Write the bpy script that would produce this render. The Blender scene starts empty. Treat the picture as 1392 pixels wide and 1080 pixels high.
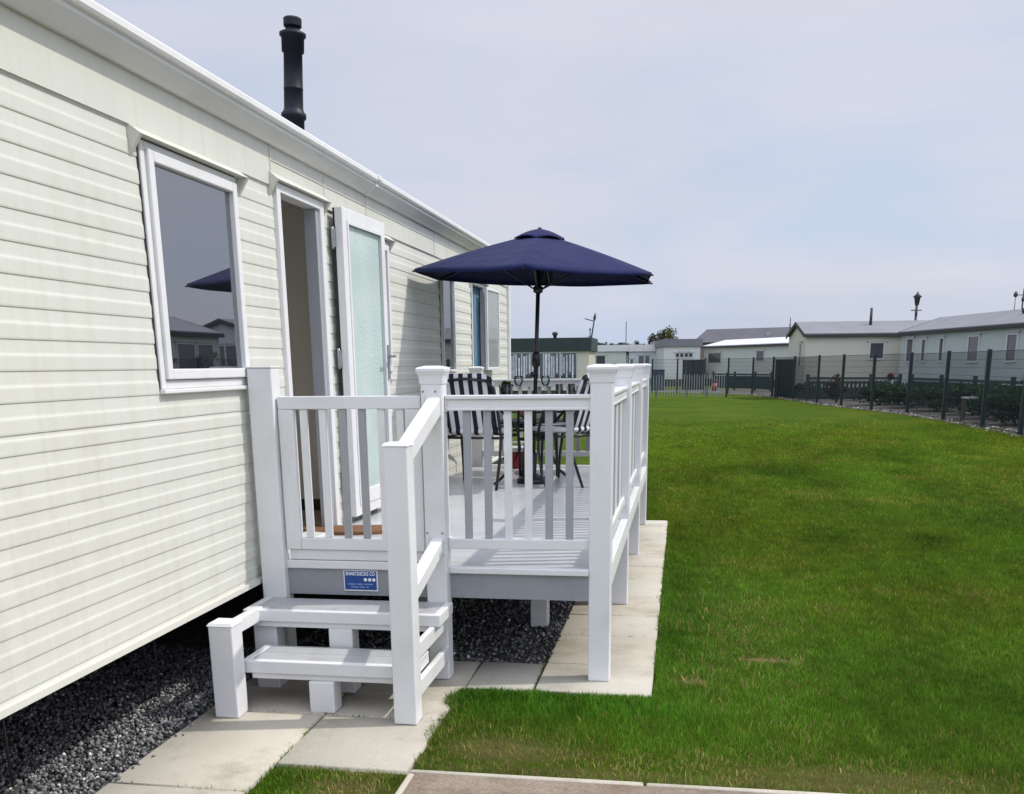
import bpy, bmesh, math, random
import numpy as np
from mathutils import Vector, Matrix
random.seed(7); rng = np.random.default_rng(7)
sc = bpy.context.scene
COL = sc.collection
R = math.radians
ZD = 0.55            # deck floor height
XW = -2.06           # the caravan's wall plane

# ------------------------------------------------------------------ materials
MATS = {}
def nodes_of(name):
    m = bpy.data.materials.new(name); m.use_nodes = True
    nt = m.node_tree; b = nt.nodes['Principled BSDF']
    MATS[name] = m
    return m, nt, b
def N(nt, t, **kw):
    n = nt.nodes.new(t)
    for k, v in kw.items():
        if k in n.inputs: n.inputs[k].default_value = v
        else: setattr(n, k, v)
    return n
def L(nt, a, b): nt.links.new(a, b)
def ramp(nt, fac, stops):
    r = nt.nodes.new('ShaderNodeValToRGB')
    els = r.color_ramp.elements
    while len(els) < len(stops): els.new(0.5)
    for e, (p, c) in zip(els, stops):
        e.position = p; e.color = (*c, 1) if len(c) == 3 else c
    L(nt, fac, r.inputs[0]); return r
def simple(name, col, rough=0.5, var=0.06, scale=6.0, bump=0.0, bscale=60, metal=0.0, spec=0.5, dirt=None, dscale=2.5):
    """a painted, moulded or woven surface: base colour with slight uneven tone, optional stains and fine bump"""
    m, nt, b = nodes_of(name)
    tc = N(nt, 'ShaderNodeTexCoord')
    n1 = N(nt, 'ShaderNodeTexNoise', Scale=scale, Detail=5.0, Roughness=0.6); L(nt, tc.outputs['Object'], n1.inputs['Vector'])
    lo = tuple(c * (1 - var) for c in col); hi = tuple(min(1, c * (1 + var)) for c in col)
    r = ramp(nt, n1.outputs['Fac'], [(0.3, lo), (0.7, hi)])
    out = r.outputs[0]
    if dirt:
        n2 = N(nt, 'ShaderNodeTexNoise', Scale=dscale, Detail=8.0, Roughness=0.7); L(nt, tc.outputs['Object'], n2.inputs['Vector'])
        r2 = ramp(nt, n2.outputs['Fac'], [(0.52, (0, 0, 0)), (0.75, (1, 1, 1))])
        mx = N(nt, 'ShaderNodeMix', data_type='RGBA'); L(nt, r2.outputs[0], mx.inputs[0]); L(nt, out, mx.inputs[6]); mx.inputs[7].default_value = (*dirt, 1)
        out = mx.outputs[2]
    L(nt, out, b.inputs['Base Color'])
    b.inputs['Roughness'].default_value = rough; b.inputs['Metallic'].default_value = metal; b.inputs['Specular IOR Level'].default_value = spec
    if bump:
        n3 = N(nt, 'ShaderNodeTexNoise', Scale=bscale, Detail=4.0); L(nt, tc.outputs['Object'], n3.inputs['Vector'])
        bp = N(nt, 'ShaderNodeBump', Strength=bump, Distance=0.01); L(nt, n3.outputs['Fac'], bp.inputs['Height']); L(nt, bp.outputs[0], b.inputs['Normal'])
    return m
simple('cream_cladding', (0.585, 0.59, 0.535), 0.42, 0.03, 1.3, 0.05, 9, dirt=(0.53, 0.53, 0.465), dscale=1.7)
simple('cream_trim', (0.59, 0.59, 0.53), 0.45, 0.03, 3)
simple('white_upvc', (0.665, 0.668, 0.675), 0.33, 0.03, 2.5, 0.05, 14, dirt=(0.60, 0.60, 0.585), dscale=4)
simple('white_gutter', (0.66, 0.66, 0.665), 0.35, 0.04, 2, dirt=(0.58, 0.58, 0.55), dscale=3)
simple('grey_upvc', (0.30, 0.31, 0.33), 0.4, 0.04, 4)
simple('grey_fascia', (0.25, 0.265, 0.29), 0.45, 0.05, 3, dirt=(0.20, 0.21, 0.22))
simple('grey_tread', (0.36, 0.37, 0.385), 0.5, 0.06, 7, 0.1, 120, dirt=(0.29, 0.28, 0.26), dscale=9)
simple('black_flue', (0.009, 0.009, 0.017), 0.5, 0.15, 8, 0.05, 40, spec=0.25)
simple('black_frame', (0.012, 0.012, 0.014), 0.35, 0.1, 10)
simple('black_plastic', (0.012, 0.012, 0.013), 0.4, 0.1, 10)
simple('dark_steel', (0.035, 0.035, 0.035), 0.7, 0.3, 5)
simple('galvanised', (0.35, 0.36, 0.37), 0.45, 0.15, 12, metal=0.7)
simple('roof_grey', (0.16, 0.16, 0.17), 0.7, 0.1, 3)
simple('room_wall', (0.80, 0.785, 0.72), 0.7, 0.04, 2)
simple('room_ceiling', (0.7, 0.7, 0.68), 0.7, 0.03, 2)
simple('room_carpet', (0.40, 0.32, 0.25), 0.95, 0.25, 40, 0.4, 200)
simple('dark_skirting', (0.03, 0.015, 0.01), 0.5, 0.2, 10)
simple('coir', (0.19, 0.095, 0.045), 0.95, 0.35, 90, 0.8, 300)
simple('navy_curtain', (0.10, 0.19, 0.27), 0.9, 0.2, 8)
simple('net_curtain', (0.7, 0.71, 0.73), 0.9, 0.1, 30)
simple('lace_curtain', (0.5, 0.52, 0.56), 0.9, 0.35, 7)
simple('terracotta', (0.5, 0.22, 0.13), 0.85, 0.1, 12)
simple('red_plastic', (0.30, 0.015, 0.025), 0.4, 0.06, 8)
simple('dark_fabric', (0.018, 0.018, 0.026), 0.9, 0.15, 30)
simple('tan_cushion', (0.45, 0.25, 0.17), 0.9, 0.1, 20)
simple('dark_green_paint', (0.012, 0.03, 0.028), 0.5, 0.15, 4)
simple('fence_green', (0.005, 0.016, 0.018), 0.5, 0.15, 6)
simple('green_roof', (0.010, 0.024, 0.024), 0.6, 0.1, 2)
simple('navy_box', (0.03, 0.05, 0.075), 0.5, 0.12, 4)
simple('sage_cladding', (0.38, 0.425, 0.41), 0.5, 0.04, 1.0)
simple('far_cream', (0.47, 0.45, 0.37), 0.5, 0.04, 1.0)
simple('far_white', (0.50, 0.51, 0.50), 0.5, 0.04, 1.0)
simple('far_pale', (0.44, 0.46, 0.43), 0.5, 0.04, 1.0)
simple('far_blue_white', (0.44, 0.48, 0.51), 0.5, 0.04, 1.0)
simple('far_roof', (0.20, 0.20, 0.22), 0.8, 0.1, 1.0)
simple('far_roof_light', (0.155, 0.16, 0.175), 0.8, 0.1, 1.0)
simple('slate_roof', (0.075, 0.072, 0.085), 0.8, 0.12, 0.8)
simple('bright_roof', (0.55, 0.55, 0.56), 0.5, 0.03, 1.0)
simple('brown_wall', (0.16, 0.13, 0.11), 0.8, 0.2, 3)
simple('bark', (0.08, 0.06, 0.045), 0.9, 0.3, 20, 0.5, 60)
simple('bleached_wood', (0.45, 0.44, 0.42), 0.8, 0.15, 6)
simple('picket_white', (0.25, 0.27, 0.26), 0.55, 0.1, 4)
simple('bare_soil', (0.12, 0.085, 0.055), 0.95, 0.3, 12, 0.5, 60)
simple('sign_blue', (0.012, 0.055, 0.24), 0.35, 0.05, 8)
simple('sign_white', (0.75, 0.77, 0.82), 0.4, 0.02, 8)
simple('sign_pale_blue', (0.16, 0.27, 0.5), 0.4, 0.05, 8)
simple('screw_steel', (0.16, 0.16, 0.17), 0.4, 0.1, 8, metal=0.6)

def glass(name, tint, ior, dark=(0.02, 0.022, 0.026), see=0.6):
    """window glass: a mirror sheen that grows at grazing angles over partly see-through dark glazing"""
    m, nt, b = nodes_of(name)
    out = nt.nodes['Material Output']
    fr = N(nt, 'ShaderNodeFresnel', IOR=ior)
    gl = N(nt, 'ShaderNodeBsdfGlossy', Roughness=0.012); gl.inputs['Color'].default_value = (0.93, 0.95, 1.0, 1)
    tr = N(nt, 'ShaderNodeBsdfTransparent'); tr.inputs['Color'].default_value = (*tint, 1)
    df = N(nt, 'ShaderNodeBsdfDiffuse'); df.inputs['Color'].default_value = (*dark, 1)
    m1 = N(nt, 'ShaderNodeMixShader', Fac=see); L(nt, df.outputs[0], m1.inputs[1]); L(nt, tr.outputs[0], m1.inputs[2])
    m2 = N(nt, 'ShaderNodeMixShader'); L(nt, fr.outputs[0], m2.inputs[0]); L(nt, m1.outputs[0], m2.inputs[1]); L(nt, gl.outputs[0], m2.inputs[2])
    tc = N(nt, 'ShaderNodeTexCoord'); nz = N(nt, 'ShaderNodeTexNoise', Scale=1.2, Detail=1.0); L(nt, tc.outputs['Object'], nz.inputs['Vector'])
    bp = N(nt, 'ShaderNodeBump', Strength=0.06, Distance=0.01); L(nt, nz.outputs['Fac'], bp.inputs['Height'])
    L(nt, bp.outputs[0], gl.inputs['Normal']); L(nt, m2.outputs[0], out.inputs['Surface'])
    b.inputs['Roughness'].default_value = 0.05
    return m
glass('window_glass', (0.7, 0.75, 0.8), 4.2)
glass('far_glass', (0.5, 0.5, 0.5), 1.6, (0.05, 0.055, 0.06), 0.0)
glass('clear_glass', (0.92, 0.95, 0.94), 1.35, (0.5, 0.55, 0.53), 0.93)
glass('casement_glass', (0.92, 0.95, 0.94), 1.3, (0.50, 0.55, 0.52), 0.45)
m = MATS['cream_cladding']; nt = m.node_tree; b = nt.nodes['Principled BSDF']   # faint rain streaks and road film on the cladding
tc = N(nt, 'ShaderNodeTexCoord'); mp = N(nt, 'ShaderNodeMapping'); mp.inputs['Scale'].default_value = (1, 9, 0.7); L(nt, tc.outputs['Object'], mp.inputs['Vector'])
nz = N(nt, 'ShaderNodeTexNoise', Scale=1.6, Detail=6.0, Roughness=0.7); L(nt, mp.outputs[0], nz.inputs['Vector'])
rr = ramp(nt, nz.outputs['Fac'], [(0.48, (1, 1, 1)), (0.78, (0.90, 0.89, 0.86))])
src = b.inputs['Base Color'].links[0].from_socket
mm = N(nt, 'ShaderNodeMix', data_type='RGBA', blend_type='MULTIPLY'); mm.inputs[0].default_value = 1.0; L(nt, src, mm.inputs[6]); L(nt, rr.outputs[0], mm.inputs[7]); L(nt, mm.outputs[2], b.inputs['Base Color'])
m, nt, b = nodes_of('frosted_glass')
b.inputs['Base Color'].default_value = (0.47, 0.62, 0.57, 1); b.inputs['Roughness'].default_value = 0.22
tc = N(nt, 'ShaderNodeTexCoord'); nz = N(nt, 'ShaderNodeTexNoise', Scale=60.0, Detail=3.0); L(nt, tc.outputs['Object'], nz.inputs['Vector'])
n2 = N(nt, 'ShaderNodeTexNoise', Scale=3.0, Detail=3.0); L(nt, tc.outputs['Object'], n2.inputs['Vector'])
rr = ramp(nt, n2.outputs['Fac'], [(0.3, (0.41, 0.51, 0.485)), (0.7, (0.50, 0.595, 0.565))]); L(nt, rr.outputs[0], b.inputs['Base Color'])
bp = N(nt, 'ShaderNodeBump', Strength=0.35, Distance=0.01); L(nt, nz.outputs['Fac'], bp.inputs['Height']); L(nt, bp.outputs[0], b.inputs['Normal'])

# composite deck boards: pale grey, satin, grooved between boards
m, nt, b = nodes_of('deck_board')
tc = N(nt, 'ShaderNodeTexCoord'); geo = N(nt, 'ShaderNodeNewGeometry')
n1 = N(nt, 'ShaderNodeTexNoise', Scale=3.0, Detail=5.0); L(nt, tc.outputs['Object'], n1.inputs['Vector'])
rr = ramp(nt, n1.outputs['Fac'], [(0.3, (0.46, 0.47, 0.49)), (0.7, (0.55, 0.555, 0.57))])
mp = N(nt, 'ShaderNodeMapping'); mp.inputs['Scale'].default_value = (0.3, 90, 1); L(nt, tc.outputs['Object'], mp.inputs['Vector'])
n2 = N(nt, 'ShaderNodeTexNoise', Scale=1.0, Detail=2.0); L(nt, mp.outputs[0], n2.inputs['Vector'])
mx = N(nt, 'ShaderNodeMix', data_type='RGBA', blend_type='MULTIPLY'); mx.inputs[0].default_value = 0.25
L(nt, rr.outputs[0], mx.inputs[6]); L(nt, n2.outputs['Fac'], mx.inputs[7]); L(nt, mx.outputs[2], b.inputs['Base Color'])
b.inputs['Roughness'].default_value = 0.28
bp = N(nt, 'ShaderNodeBump', Strength=0.15, Distance=0.004); L(nt, n2.outputs['Fac'], bp.inputs['Height']); L(nt, bp.outputs[0], b.inputs['Normal'])

# striped cushion fabric, stripes along the cushion's own length
m, nt, b = nodes_of('striped_fabric')
tc = N(nt, 'ShaderNodeTexCoord'); sx = N(nt, 'ShaderNodeSeparateXYZ'); L(nt, tc.outputs['Object'], sx.inputs[0])
ma = N(nt, 'ShaderNodeMath', operation='MULTIPLY_ADD'); ma.inputs[1].default_value = 1 / 0.076; ma.inputs[2].default_value = 20.25; L(nt, sx.outputs[0], ma.inputs[0])
fr = N(nt, 'ShaderNodeMath', operation='FRACT'); L(nt, ma.outputs[0], fr.inputs[0])
rr = ramp(nt, fr.outputs[0], [(0.0, (0.66, 0.66, 0.70)), (0.5, (0.012, 0.012, 0.02))]); rr.color_ramp.interpolation = 'CONSTANT'
L(nt, rr.outputs[0], b.inputs['Base Color']); b.inputs['Roughness'].default_value = 0.9

# umbrella cloth: navy, a little light comes through
m, nt, b = nodes_of('navy_cloth')
out = nt.nodes['Material Output']
tc = N(nt, 'ShaderNodeTexCoord'); n1 = N(nt, 'ShaderNodeTexNoise', Scale=4.0, Detail=4.0); L(nt, tc.outputs['Object'], n1.inputs['Vector'])
rr = ramp(nt, n1.outputs['Fac'], [(0.3, (0.0085, 0.0135, 0.066)), (0.7, (0.0135, 0.019, 0.084))]); L(nt, rr.outputs[0], b.inputs['Base Color'])
b.inputs['Roughness'].default_value = 0.85; b.inputs['Sheen Weight'].default_value = 0.05; b.inputs['Specular IOR Level'].default_value = 0.2
tl = N(nt, 'ShaderNodeBsdfTranslucent'); tl.inputs['Color'].default_value = (0.004, 0.004, 0.022, 1)
ms = N(nt, 'ShaderNodeMixShader', Fac=0.2); L(nt, b.outputs[0], ms.inputs[1]); L(nt, tl.outputs[0], ms.inputs[2]); L(nt, ms.outputs[0], out.inputs['Surface'])
n3 = N(nt, 'ShaderNodeTexNoise', Scale=7.0, Detail=2.0); L(nt, tc.outputs['Object'], n3.inputs['Vector'])
bp = N(nt, 'ShaderNodeBump', Strength=0.5, Distance=0.035); L(nt, n3.outputs['Fac'], bp.inputs['Height']); L(nt, bp.outputs[0], b.inputs['Normal'])

# concrete slabs, pad, gravel bed, turf
def concrete(name, a, bcol, stain, sscale, bump=0.25, speck=None):
    m, nt, b = nodes_of(name)
    tc = N(nt, 'ShaderNodeTexCoord')
    n1 = N(nt, 'ShaderNodeTexNoise', Scale=1.6, Detail=7.0, Roughness=0.62); L(nt, tc.outputs['Object'], n1.inputs['Vector'])
    r1 = ramp(nt, n1.outputs['Fac'], [(0.32, a), (0.68, bcol)])
    n2 = N(nt, 'ShaderNodeTexNoise', Scale=sscale, Detail=9.0, Roughness=0.72); L(nt, tc.outputs['Object'], n2.inputs['Vector'])
    r2 = ramp(nt, n2.outputs['Fac'], [(0.50, (0, 0, 0)), (0.72, (1, 1, 1))])
    mx = N(nt, 'ShaderNodeMix', data_type='RGBA'); L(nt, r2.outputs[0], mx.inputs[0]); L(nt, r1.outputs[0], mx.inputs[6]); mx.inputs[7].default_value = (*stain, 1)
    n3 = N(nt, 'ShaderNodeTexNoise', Scale=140.0, Detail=3.0); L(nt, tc.outputs['Object'], n3.inputs['Vector'])
    mo = N(nt, 'ShaderNodeMix', data_type='RGBA', blend_type='OVERLAY'); mo.inputs[0].default_value = speck or 0.25
    L(nt, mx.outputs[2], mo.inputs[6]); L(nt, n3.outputs['Fac'], mo.inputs[7]); 
    at = N(nt, 'ShaderNodeAttribute', attribute_name='tone')
    mm = N(nt, 'ShaderNodeMix', data_type='RGBA', blend_type='MULTIPLY'); mm.inputs[0].default_value = 1.0
    L(nt, mo.outputs[2], mm.inputs[6]); L(nt, at.outputs['Color'], mm.inputs[7]); L(nt, mm.outputs[2], b.inputs['Base Color'])
    b.inputs['Roughness'].default_value = 0.9; b.inputs['Specular IOR Level'].default_value = 0.25
    bp = N(nt, 'ShaderNodeBump', Strength=bump, Distance=0.004); L(nt, n3.outputs['Fac'], bp.inputs['Height']); L(nt, bp.outputs[0], b.inputs['Normal'])
    return m
concrete('slab_concrete', (0.40, 0.372, 0.31), (0.475, 0.442, 0.375), (0.29, 0.265, 0.21), 2.6)
concrete('pad_concrete', (0.155, 0.115, 0.085), (0.27, 0.225, 0.18), (0.10, 0.08, 0.055), 7.0, 0.5, 0.7)
concrete('kerb_concrete', (0.42, 0.38, 0.31), (0.5, 0.45, 0.37), (0.30, 0.26, 0.19), 5.0)
m, nt, b = nodes_of('gravel_base')
tc = N(nt, 'ShaderNodeTexCoord'); v = N(nt, 'ShaderNodeTexVoronoi', Scale=70.0); L(nt, tc.outputs['Object'], v.inputs['Vector'])
rr = ramp(nt, v.outputs['Color'], [(0.2, (0.03, 0.03, 0.03)), (0.8, (0.14, 0.14, 0.145))]); L(nt, rr.outputs[0], b.inputs['Base Color']); b.inputs['Roughness'].default_value = 0.9
bp = N(nt, 'ShaderNodeBump', Strength=1.0, Distance=0.012, invert=True); L(nt, v.outputs['Distance'], bp.inputs['Height']); L(nt, bp.outputs[0], b.inputs['Normal'])
m, nt, b = nodes_of('gravel_stone')
at = N(nt, 'ShaderNodeAttribute', attribute_name='tone'); L(nt, at.outputs['Color'], b.inputs['Base Color']); b.inputs['Roughness'].default_value = 0.8
m, nt, b = nodes_of('park_gravel')
tc = N(nt, 'ShaderNodeTexCoord'); n1 = N(nt, 'ShaderNodeTexNoise', Scale=2.2, Detail=9.0, Roughness=0.75); L(nt, tc.outputs['Object'], n1.inputs['Vector'])
rr = ramp(nt, n1.outputs['Fac'], [(0.3, (0.035, 0.035, 0.028)), (0.52, (0.075, 0.068, 0.055)), (0.75, (0.15, 0.135, 0.115))]); L(nt, rr.outputs[0], b.inputs['Base Color']); b.inputs['Roughness'].default_value = 0.95
# turf: mown lawn seen through/under the blades and in the distance
m, nt, b = nodes_of('turf')
tc = N(nt, 'ShaderNodeTexCoord')
n1 = N(nt, 'ShaderNodeTexNoise', Scale=0.45, Detail=6.0, Roughness=0.65); L(nt, tc.outputs['Object'], n1.inputs['Vector'])
r1 = ramp(nt, n1.outputs['Fac'], [(0.28, (0.033, 0.066, 0.004)), (0.5, (0.050, 0.086, 0.005)), (0.72, (0.082, 0.108, 0.008))])
mp = N(nt, 'ShaderNodeMapping'); mp.inputs['Scale'].default_value = (0.5, 1.6, 1); L(nt, tc.outputs['Object'], mp.inputs['Vector'])
n2 = N(nt, 'ShaderNodeTexNoise', Scale=9.0, Detail=9.0, Roughness=0.8); L(nt, mp.outputs[0], n2.inputs['Vector'])
mo = N(nt, 'ShaderNodeMix', data_type='RGBA', blend_type='OVERLAY'); mo.inputs[0].default_value = 0.75
L(nt, r1.outputs[0], mo.inputs[6]); L(nt, n2.outputs['Fac'], mo.inputs[7])
out_c = mo.outputs[2]
# worn patches where bare tan soil shows through
for (cx, cy, rx, ry, amt) in ((-0.66, 3.72, 0.34, 0.17, 0.42), (0.47, 5.14, 0.15, 0.05, 1.0), (0.1, 4.72, 0.09, 0.06, 0.8), (-1.2, 3.2, 0.22, 0.28, 0.5), (0.7, 3.62, 0.6, 0.13, 0.3), (0.0, 3.50, 1.7, 0.08, 0.4)):
    mpp = N(nt, 'ShaderNodeMapping'); mpp.inputs['Location'].default_value = (-cx/rx, -cy/ry, 0); mpp.inputs['Scale'].default_value = (1/rx, 1/ry, 0.0); L(nt, tc.outputs['Object'], mpp.inputs['Vector'])
    ln_ = N(nt, 'ShaderNodeVectorMath', operation='LENGTH'); L(nt, mpp.outputs[0], ln_.inputs[0])
    ad = N(nt, 'ShaderNodeMath', operation='ADD'); L(nt, ln_.outputs['Value'], ad.inputs[0]); L(nt, n2.outputs['Fac'], ad.inputs[1])
    rp = ramp(nt, ad.outputs[0], [(0.8, (amt, amt, amt)), (1.0, (0, 0, 0))]); rp.color_ramp.elements[0].position = 0.55; rp.color_ramp.elements[1].position = 1.0
    sc_n = N(nt, 'ShaderNodeMath', operation='MULTIPLY'); sc_n.inputs[1].default_value = 0.66; L(nt, ad.outputs[0], sc_n.inputs[0]); L(nt, sc_n.outputs[0], rp.inputs[0])
    mz = N(nt, 'ShaderNodeMix', data_type='RGBA'); L(nt, rp.outputs[0], mz.inputs[0]); L(nt, out_c, mz.inputs[6]); mz.inputs[7].default_value = (0.19, 0.135, 0.07, 1); out_c = mz.outputs[2]
L(nt, out_c, b.inputs['Base Color'])
b.inputs['Roughness'].default_value = 0.95; b.inputs['Specular IOR Level'].default_value = 0.05
n3 = N(nt, 'ShaderNodeTexNoise', Scale=28.0, Detail=6.0, Roughness=0.8); L(nt, tc.outputs['Object'], n3.inputs['Vector'])
bp = N(nt, 'ShaderNodeBump', Strength=0.8, Distance=0.05); L(nt, n3.outputs['Fac'], bp.inputs['Height']); L(nt, bp.outputs[0], b.inputs['Normal'])
def leafy(name, transl=0.35):
    m, nt, b = nodes_of(name); out = nt.nodes['Material Output']
    at = N(nt, 'ShaderNodeAttribute', attribute_name='tone'); L(nt, at.outputs['Color'], b.inputs['Base Color'])
    b.inputs['Roughness'].default_value = 0.65; b.inputs['Specular IOR Level'].default_value = 0.08
    tl = N(nt, 'ShaderNodeBsdfTranslucent'); L(nt, at.outputs['Color'], tl.inputs['Color'])
    ms = N(nt, 'ShaderNodeMixShader', Fac=transl); L(nt, b.outputs[0], ms.inputs[1]); L(nt, tl.outputs[0], ms.inputs[2]); L(nt, ms.outputs[0], out.inputs['Surface'])
leafy('grass_blade', 0.35); leafy('leaf', 0.3)

# ------------------------------------------------------------------ mesh helpers
class MB:
    def __init__(s): s.v = []; s.f = []; s.mi = []; s.sm = []
    def add(s, vs, fs, mi=0, smooth=False):
        o = len(s.v); s.v += [tuple(p) for p in vs]
        for f in fs: s.f.append([i + o for i in f]); s.mi.append(mi); s.sm.append(smooth)
        return s
    def box(s, x0, x1, y0, y1, z0, z1, mi=0):
        vs = [(x0,y0,z0),(x1,y0,z0),(x1,y1,z0),(x0,y1,z0),(x0,y0,z1),(x1,y0,z1),(x1,y1,z1),(x0,y1,z1)]
        return s.add(vs, [(0,3,2,1),(4,5,6,7),(0,1,5,4),(1,2,6,5),(2,3,7,6),(3,0,4,7)], mi)
    def hexa(s, b, t, mi=0):   # 4 bottom + 4 top points, counter-clockwise from above
        return s.add(list(b) + list(t), [(3,2,1,0),(4,5,6,7),(0,1,5,4),(1,2,6,5),(2,3,7,6),(3,0,4,7)], mi)
    def beam(s, p, q, w, h, mi=0, up=(0,0,1)):   # rectangular bar from p to q, w sideways, h along up
        p, q = Vector(p), Vector(q); d = (q - p).normalized(); u = Vector(up)
        sd = d.cross(u).normalized(); u = sd.cross(d).normalized()
        a, c = sd * w / 2, u * h / 2
        return s.hexa([p-a-c, p+a-c, q+a-c, q-a-c], [p-a+c, p+a+c, q+a+c, q-a+c], mi)
    def vbeam(s, p, q, w, h, mi=0):   # bar with vertical ends; p, q are centres
        p, q = Vector(p), Vector(q); d = q - p; d.z = 0; d.normalize(); sd = d.cross(Vector((0,0,1)))
        a = sd * w / 2; c = Vector((0, 0, h / 2))
        return s.hexa([p-a-c, p+a-c, q+a-c, q-a-c], [p-a+c, p+a+c, q+a+c, q-a+c], mi)
    def tube(s, pts, r, n=10, mi=0, caps=True):
        pts = [Vector(p) for p in pts]; rs = r if isinstance(r, (list, tuple)) else [r] * len(pts)
        o = len(s.v); up = Vector((0.3, 0.2, 1)) 
        for i, p in enumerate(pts):
            d = (pts[min(i+1, len(pts)-1)] - pts[max(i-1, 0)]).normalized()
            a = d.cross(up)
            if a.length < 1e-3: a = d.cross(Vector((1, 0, 0)))
            a.normalize(); c = d.cross(a).normalized()
            for k in range(n):
                t = 2 * math.pi * k / n; s.v.append(tuple(p + (a * math.cos(t) + c * math.sin(t)) * rs[i]))
        for i in range(len(pts) - 1):
            for k in range(n):
                k2 = (k + 1) % n
                s.f.append([o+i*n+k, o+i*n+k2, o+(i+1)*n+k2, o+(i+1)*n+k]); s.mi.append(mi); s.sm.append(True)
        if caps:
            s.f.append([o + k for k in range(n)][::-1]); s.mi.append(mi); s.sm.append(False)
            e = o + (len(pts) - 1) * n; s.f.append([e + k for k in range(n)]); s.mi.append(mi); s.sm.append(False)
        return s
    def lathe(s, prof, c=(0, 0, 0), n=24, mi=0, smooth=True):   # prof: (radius, z)
        o = len(s.v)
        for (r, z) in prof:
            for k in range(n):
                t = 2 * math.pi * k / n; s.v.append((c[0] + r * math.cos(t), c[1] + r * math.sin(t), c[2] + z))
        for i in range(len(prof) - 1):
            for k in range(n):
                k2 = (k + 1) % n
                s.f.append([o+i*n+k, o+i*n+k2, o+(i+1)*n+k2, o+(i+1)*n+k]); s.mi.append(mi); s.sm.append(smooth)
        s.f.append([o + k for k in range(n)][::-1]); s.mi.append(mi); s.sm.append(False)
        e = o + (len(prof) - 1) * n; s.f.append([e + k for k in range(n)]); s.mi.append(mi); s.sm.append(False)
        return s
    def prism(s, prof, y0, y1, mi=0, axis='y'):   # closed (a, z) outline extruded along an axis
        n = len(prof)
        P = (lambda a, z, t: (a, t, z)) if axis == 'y' else (lambda a, z, t: (t, a, z))
        vs = [P(a, z, y0) for a, z in prof] + [P(a, z, y1) for a, z in prof]
        return s.add(vs, [list(range(n))[::-1], list(range(n, 2*n))] + [(i, (i+1) % n, n + (i+1) % n, n + i) for i in range(n)], mi)
    def build(s, name, mats, parent=None, bevel=0.0, fix=True):
        me = bpy.data.meshes.new(name); me.from_pydata(s.v, [], s.f)
        for mm in (mats if isinstance(mats, (list, tuple)) else [mats]): me.materials.append(MATS[mm])
        me.polygons.foreach_set('material_index', s.mi); me.polygons.foreach_set('use_smooth', s.sm)
        if fix:
            bm = bmesh.new(); bm.from_mesh(me); bmesh.ops.recalc_face_normals(bm, faces=bm.faces); bm.to_mesh(me); bm.free()
        me.update()
        o = bpy.data.objects.new(name, me); COL.objects.link(o)
        if parent is not None: o.parent = parent
        if bevel:
            md = o.modifiers.new('edge_round', 'BEVEL'); md.width = bevel; md.segments = 2; md.limit_method = 'ANGLE'; md.angle_limit = R(35)
            md.harden_normals = False
        return o
def fast_mesh(name, verts, faces_by_n, mat, tone=None, parent=None, smooth=False):
    """numpy mesh: faces_by_n = list of (F,n) arrays; tone = per-vertex rgb"""
    me = bpy.data.meshes.new(name); V = np.asarray(verts, np.float32)
    me.vertices.add(len(V)); me.vertices.foreach_set('co', V.ravel())
    loops = np.concatenate([f.ravel() for f in faces_by_n]).astype(np.int32)
    tot = np.concatenate([np.full(len(f), f.shape[1]) for f in faces_by_n]).astype(np.int32)
    st = np.concatenate([[0], np.cumsum(tot)[:-1]]).astype(np.int32)
    me.loops.add(len(loops)); me.loops.foreach_set('vertex_index', loops)
    me.polygons.add(len(tot)); me.polygons.foreach_set('loop_start', st); me.polygons.foreach_set('loop_total', tot)
    if smooth: me.polygons.foreach_set('use_smooth', np.ones(len(tot), bool))
    me.update(calc_edges=True); me.validate()
    me.materials.append(MATS[mat])
    if tone is not None:
        a = me.attributes.new('tone', 'FLOAT_COLOR', 'POINT')
        a.data.foreach_set('color', np.concatenate([np.asarray(tone, np.float32), np.ones((len(V), 1), np.float32)], 1).ravel())
    o = bpy.data.objects.new(name, me); COL.objects.link(o)
    if parent is not None: o.parent = parent
    return o
def empty(name, label, cat, loc=(0, 0, 0), rz=0.0, group=None):
    o = bpy.data.objects.new(name, None); COL.objects.link(o); o.location = loc; o.rotation_euler = (0, 0, rz)
    o.empty_display_size = 0.2
    return tag(o, label, cat, group)
def tag(o, label=None, cat=None, group=None, kind=None):
    if label: o['label'] = label
    if cat: o['category'] = cat
    if group: o['group'] = group
    if kind: o['kind'] = kind
    return o
def kids(o): return [c for c in list(COL.objects) if c.parent == o]
def copy_tree(o, parent=None):
    c = o.copy(); COL.objects.link(c)
    if parent is not None: c.parent = parent
    for ch in kids(o): copy_tree(ch, c)
    return c
# smooth 2-D value noise for scattering
def vnoise(x, y, seed=0):
    g = np.random.default_rng(seed).random((64, 64))
    xi = np.floor(x).astype(int); yi = np.floor(y).astype(int); fx = x - xi; fy = y - yi
    fx = fx*fx*(3-2*fx); fy = fy*fy*(3-2*fy)
    a = g[xi % 64, yi % 64]; b_ = g[(xi+1) % 64, yi % 64]; c = g[xi % 64, (yi+1) % 64]; d = g[(xi+1) % 64, (yi+1) % 64]
    return (a*(1-fx)+b_*fx)*(1-fy) + (c*(1-fx)+d*fx)*fy

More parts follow.
